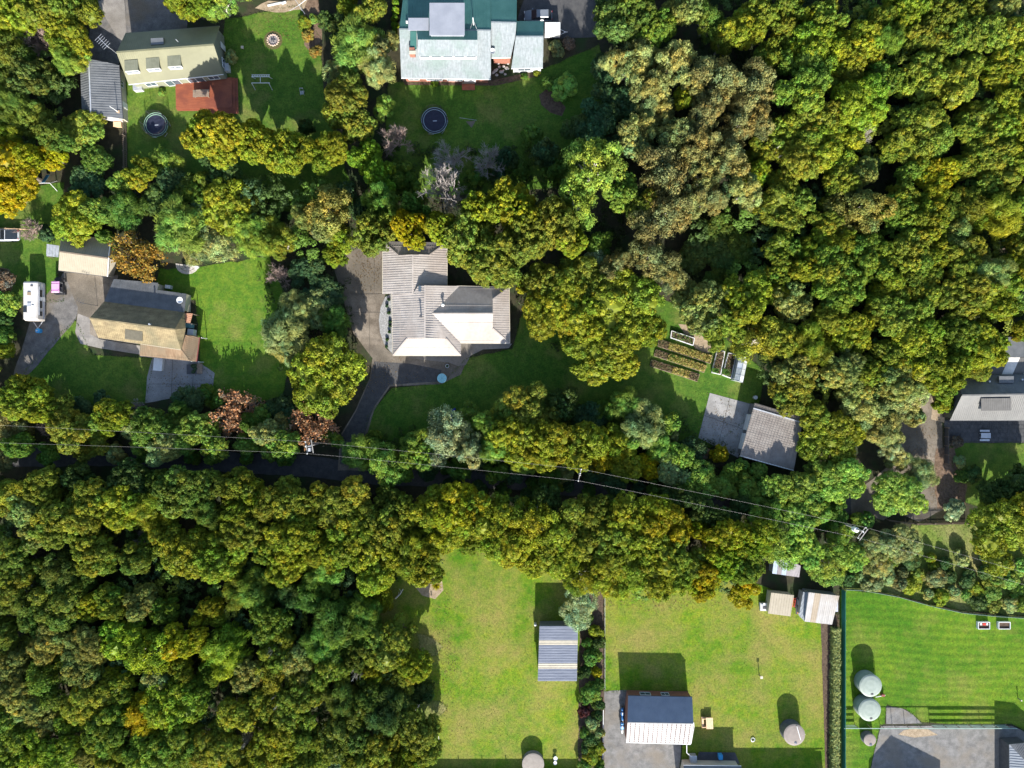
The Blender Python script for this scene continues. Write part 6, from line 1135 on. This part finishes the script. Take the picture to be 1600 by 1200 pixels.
trampoline(679, 188.5, 2.0, pm('blue_trim', (.35, .48, .55), (.42, .55, .62)), 'round dark blue trampoline on the shaded lawn below the green-roofed house')
t = thing('monkey_bars', U(408, 126), 'white metal monkey-bar frame on the shaded lawn', 'climbing frame'); q = U(407, 125, 1.8); q.z = 0
for sx in (-1.35, 1.3):
    for sy in (-.9, .85): MB().tube([(q.x + sx, q.y + sy, 0), (q.x + sx, q.y + sy * .55, 1.85)], .05).build('leg', WHITE, t)
for sy in (-.48, .48, .75): MB().tube([(q.x - 1.35, q.y + sy, 1.85), (q.x + 1.45, q.y + sy, 1.85)], .05).build('top_rail', WHITE, t)
for i in range(8): MB().tube([(q.x - 1.2 + i * .36, q.y + .48, 1.86), (q.x - 1.2 + i * .36, q.y + .75, 1.86)], .035).build('rung', WHITE, t)
MB().tube([(q.x, q.y - .48, 1.85), (q.x, q.y + .48, 1.85)], .04).build('crossbar', WHITE, t)
t = thing('lawn_chair', U(472, 145), 'small grey folding chair in the shade of the top left lawn', 'chair'); q = U(471.5, 144, .5)
for s in (-1, 1):
    MB().tube([(q.x + s * .28, q.y + .35, .02), (q.x + s * .26, q.y - .35, .45)], .025).build('leg', STEEL, t); MB().tube([(q.x + s * .28, q.y - .35, .02), (q.x + s * .26, q.y + .5, .95)], .025).build('leg', STEEL, t)
for i in range(4): MB().box((q.x, q.y - .28 + i * .15, .44), (.52, .08, .03)).build('seat_slat', STEEL, t)
MB().box((q.x, q.y + .47, .85), (.5, .05, .25)).build('backrest', STEEL, t)
t = thing('fire_pit', U(427, 63), 'round stone fire pit with ash on the sunny top left lawn', 'fire pit'); q = U(427, 63); STN = pm('ring_stone', (.30, .22, .17), (.42, .33, .27), 4, .9)
for k in range(16): a = 6.2832 * k / 16; MB().add(*blob((q.x + .85 * math.cos(a), q.y + .85 * math.sin(a), .12), (.2, .17, .14), np.random.default_rng(k), 6, 4)).build('stone', STN, t)
MB().lathe((q.x, q.y, .03), [(.01, .06), (.5, .05), (.75, .02)], 20).build('ash', pm('ash', (.14, .12, .12), (.3, .27, .26), 8, .95), t); MB().lathe((q.x, q.y, .025), [(1.0, .008), (1.45, .004)], 24).build('scorched_ring', pm('scorched', (.06, .055, .02), (.1, .09, .03), 4, .95), t)
for k in range(5): a = k * 1.3; MB().tube([(q.x + .4 * math.cos(a), q.y + .4 * math.sin(a), .1), (q.x - .35 * math.cos(a + .4), q.y - .35 * math.sin(a + .4), .22)], .06).build('log', DGREY, t)
t = thing('clothes_line', U(467, 6), 'rotary clothes line on the dirt at the top edge', 'clothes line'); q = U(467, 8, 2.0); q.z = 0; MB().tube([(q.x, q.y, 0), (q.x, q.y, 2.1)], .04).build('pole', STEEL, t)
for k in range(4): a = .6 + 1.571 * k; MB().tube([(q.x, q.y, 1.95), (q.x + 1.7 * math.cos(a), q.y + 1.7 * math.sin(a), 2.15)], .035).build('arm', STEEL, t)
t = thing('timber_plank', U(433, 6), 'long white plank lying on the dirt at the top edge', 'plank'); MB().bar(U(418, 9, .12), U(446, 3, .12), .28, .1).build('plank', WHITE, t); MB().bar(U(440, 6, .22), U(447, 3, .22), .35, .1).build('end_block', WHITE, t)
t = thing('ground_sheet', U(735, 190), 'flat triangular brown ground sheet on the shaded lawn', 'ground sheet'); MB().prism(Us((728, 190), (743, 189), (737, 200)), .03, .05).build('sheet', pm('sheet_brown', (.10, .085, .06), (.13, .11, .08)), t); MB().tube([U(718, 184, .06), U(745, 188, .06)], .02, 4).build('cord', STEEL, t)
t = thing('swing_set', U(66, 288), 'pale swing frame with blue slide under the golden tree', 'swing'); q = U(67, 287, 1.5); q.z = 0
MB().tube([(q.x - 1.7, q.y, 1.9), (q.x + 1.3, q.y, 1.9)], .05).build('top_bar', WHITE, t)
for sx in (-1.7, 1.3):
    for sy in (-.8, .8): MB().tube([(q.x + sx, q.y, 1.9), (q.x + sx * 1.08, q.y + sy, 0)], .045).build('leg', WHITE, t)
MB().hexa([(q.x - .2, q.y + .2, 1.5), (q.x + .3, q.y + .2, 1.5), (q.x + .3, q.y + 1.7, .1), (q.x - .2, q.y + 1.7, .1)], [(q.x - .2, q.y + .2, 1.6), (q.x + .3, q.y + .2, 1.6), (q.x + .3, q.y + 1.7, .2), (q.x - .2, q.y + 1.7, .2)]).build('slide', pm('slide_blue', (.04, .2, .38), (.06, .25, .45)), t)
t = thing('play_tunnel', U(708, 648), 'dark blue arch of play tunnel beside the hedge on the shaded lawn', 'tunnel'); q = U(708, 648, .5); MB().tube([(q.x + .1, q.y - 1.1, .1), (q.x - .25, q.y - .6, .4), (q.x - .3, q.y, .55), (q.x - .1, q.y + .6, .4), (q.x + .3, q.y + .9, .1)], .2, 8).build('tunnel', pm('tunnel_blue', (.01, .02, .16), (.015, .03, .22)), t)
# fallen pale trunks at the bush edge
for k, (p0, p1, lb) in enumerate((((646, 1112, .3), (660, 1092, .5), 'pale fallen branch at the right edge of the lower left bush'), ((679, 1128, .4), (686, 1156, .5), 'thin bleached leaning trunk beside the sunny lower lawn'), ((618, 935, .3), (630, 920, .5), 'bleached forked branch where bush meets the shaded lawn corner'))):
    t = thing('fallen_branch', U(*p0[:2]), lb, 'branch'); a, b_ = U(*p0), U(*p1); MB().tube([a, a.lerp(b_, .5) + Vector((.15, 0, .1)), b_], [.13, .09, .04]).build('stem', PALEBARK, t)
    for s in (.4, .7): m0 = a.lerp(b_, s); MB().tube([m0, m0 + Vector((.5 - s, .5, .2))], [.05, .02], 4).build('twig', PALEBARK, t)
# ------------------------------------------------------------------ power line
poles = [((479, 698), (477.5, 690), (480.5, 708.5), 'wooden power pole on the road bend beside the left driveway'), ((906, 742), (908, 733), (903.5, 751), 'slim power pole in the middle of the shaded road'), ((1345, 829), (1352, 824), (1340, 840), 'power pole with white transformer above the right-hand scrub')]
ZL = 9.0
for i, (p, a, b_, lb) in enumerate(poles):
    g0 = U(p[0], p[1], ZL - .3); t = thing('power_pole', (g0.x, g0.y, 0), lb, 'power pole'); MB().tube([(g0.x, g0.y, 0), (g0.x, g0.y, ZL + .2)], [.17, .11], 8).build('pole', pm('grey_pole', (.26, .24, .22), (.36, .34, .31)), t)
    A, B = U(*a, ZL), U(*b_, ZL); dirn = (B - A).normalized(); nrm = Vector((-dirn.y, dirn.x, 0))
    MB().bar(A - dirn * .1, B + dirn * .1, .1, .1).build('crossarm', pm('pale_arm', (.22, .205, .185), (.28, .26, .24)), t)
    if i != 1: MB().bar(A - dirn * .1 + nrm * .7 - Vector((0, 0, .6)), B + dirn * .1 + nrm * .7 - Vector((0, 0, .6)), .12, .12).build('crossarm', pm('pale_arm', (.5, .47, .43)), t); MB().bar(U(*p, ZL - .6), U(*p, ZL - .6) + nrm * .7, .1, .1).build('brace', STEEL, t)
    for q in (A, B, A.lerp(B, .35)): MB().lathe((q.x, q.y, ZL + .07), [(.05, 0), (.09, .05), (.09, .18), (.02, .24)], 8).build('insulator', WHITE, t)
    if i == 2: q = U(1338, 828, 7.5); MB().lathe((q.x, q.y, 6.6), [(.02, 0), (.38, 0), (.38, 1.0), (.02, 1.06)], 14).build('transformer', WHITE, t); MB().bar((q.x, q.y, 7.2), (g0.x, g0.y, 7.2), .1, .1).build('bracket', STEEL, t)
    if i == 0: MB().box((g0.x + .2, g0.y - .5, 7.6), (.35, .5, .7)).build('fuse_box', STEEL, t)
WIRE = pm('wire', (.16, .15, .14), (.2, .19, .18), 1, .5)
ends = [((-30, 663), (-30, 691))] + [(p[1], p[2]) for p in poles] + [((1640, 906), (1640, 925))]
for k, nm in ((0, 'upper of the two overhead wires crossing the picture above the road'), (1, 'lower of the two overhead wires crossing the picture above the road')):
    pts = []
    for i in range(len(ends) - 1):
        A, B = U(*ends[i][k], ZL + .3), U(*ends[i + 1][k], ZL + .3)
        for s in range(10): f = s / 10; pts.append(A.lerp(B, f) - Vector((0, 0, 3.0 * f * (1 - f))))
    pts.append(U(*ends[-1][k], ZL + .3)); MB().tube(pts, .0105, 5, False).build('overhead_wire', WIRE, None, (0, 0, 0), label=nm, cat='wire')

# ------------------------------------------------------------------ grass tufts on the lawns and ragged along their edges; drive joints; fallen leaves
rg = np.random.default_rng(55); P = []; C = []
for o in [o for o in bpy.data.objects if o.name.split('.')[0] == 'lawn']:
    poly = [(v.co.x, v.co.y) for v in o.data.vertices]; xs = [p[0] for p in poly]; ys = [p[1] for p in poly]
    ar = (max(xs) - min(xs)) * (max(ys) - min(ys)); rough = 'rough' in o.data.materials[0].name; sunny = 'sunny' in o.data.materials[0].name
    n = int(ar * (14 if rough else 3))
    Q = np.stack([rg.uniform(min(xs), max(xs), n), rg.uniform(min(ys), max(ys), n)], 1)
    for q in Q:
        if inside(q, poly): P.append((q[0], q[1], rg.uniform(.03, .2 if rough else .06))); C.append((.15, .17, .045) if rough and rg.random() < .6 else (.11, .15, .02) if sunny and rg.random() < .5 else (.06, .125, .014))
    for i in range(len(poly)):
        a = np.array(poly[i]); b_ = np.array(poly[(i + 1) % len(poly)]); m = int(np.linalg.norm(b_ - a) * 14)
        for s in rg.random(m): q = a + (b_ - a) * s + rg.normal(0, .1, 2); P.append((q[0], q[1], rg.uniform(.03, .12))); C.append((.075, .125, .018))
P = np.array(P); C = np.array(C) * rg.uniform(.7, 1.3, (len(P), 1))
NN = rg.normal(0, .6, P.shape) + np.array([0, 0, 1.0])
o = link_mesh('grass_tufts', quads_mesh('grass_tufts', P, NN, rg.uniform(.05, .13, len(P)), rg.uniform(.02, .05, len(P)), C, rg)); o.color = (1, 1, 1, 1)
tag(o, 'short grass tufts scattered over the lawns and along their edges', 'grass', kind='stuff'); print('tufts', len(P))
P = []; 
for px, py, sx, sy, n in ((215, 450, 40, 35, 500), (575, 420, 25, 40, 400), (600, 590, 50, 20, 250), (1440, 700, 40, 70, 500), (1470, 760, 20, 40, 400), (280, 600, 45, 20, 250), (1130, 660, 30, 30, 250), (365, 660, 40, 25, 300), (690, 1040, 25, 90, 500), (1000, 940, 120, 14, 500), (780, 860, 80, 14, 300), (440, 40, 40, 30, 200)):
    Q = rg.normal(0, .6, (n, 2)) * np.array([sx, sy]) + np.array([px, py])
    for q in Q: w = U(q[0], q[1]); P.append((w.x, w.y, .085))
P = np.array(P); C = np.array([(.16, .10, .04), (.22, .15, .06), (.10, .07, .035)])[rg.integers(0, 3, len(P))]
o = link_mesh('fallen_leaves', quads_mesh('fallen_leaves', P, rg.normal(0, .25, P.shape) + np.array([0, 0, 1.0]), rg.uniform(.05, .11, len(P)), rg.uniform(.03, .07, len(P)), C, rg)); o.color = (1, 1, 1, 1)
tag(o, 'brown fallen leaves strewn on drives and lawns', 'leaves', kind='stuff')
JOINT = pm('joint_shadow', (.05, .045, .04), (.07, .06, .05), 2, .9)  # own dark tone of the slab joints
for nm, segs in (('driveway', [((548, 459.5), (601, 459.5)), ((553, 488), (595, 488)), ((585, 380), (585, 459)), ((577, 488), (578, 560))]), ('concrete_pad', [((1140, 622.5), (1121, 699)), ((1100.5, 649), (1162, 671))]), ('patio', [((233, 600), (334, 600)), ((270, 562), (268, 622)), ((302, 590), (300, 615))])):
    par = [o for o in bpy.data.objects if o.name.split('.')[0] == nm][0]
    for p, q in segs: MB().bar(U(*p) + Vector((0, 0, .062)), U(*q) + Vector((0, 0, .062)), .05, .006).build('joint', JOINT, par)
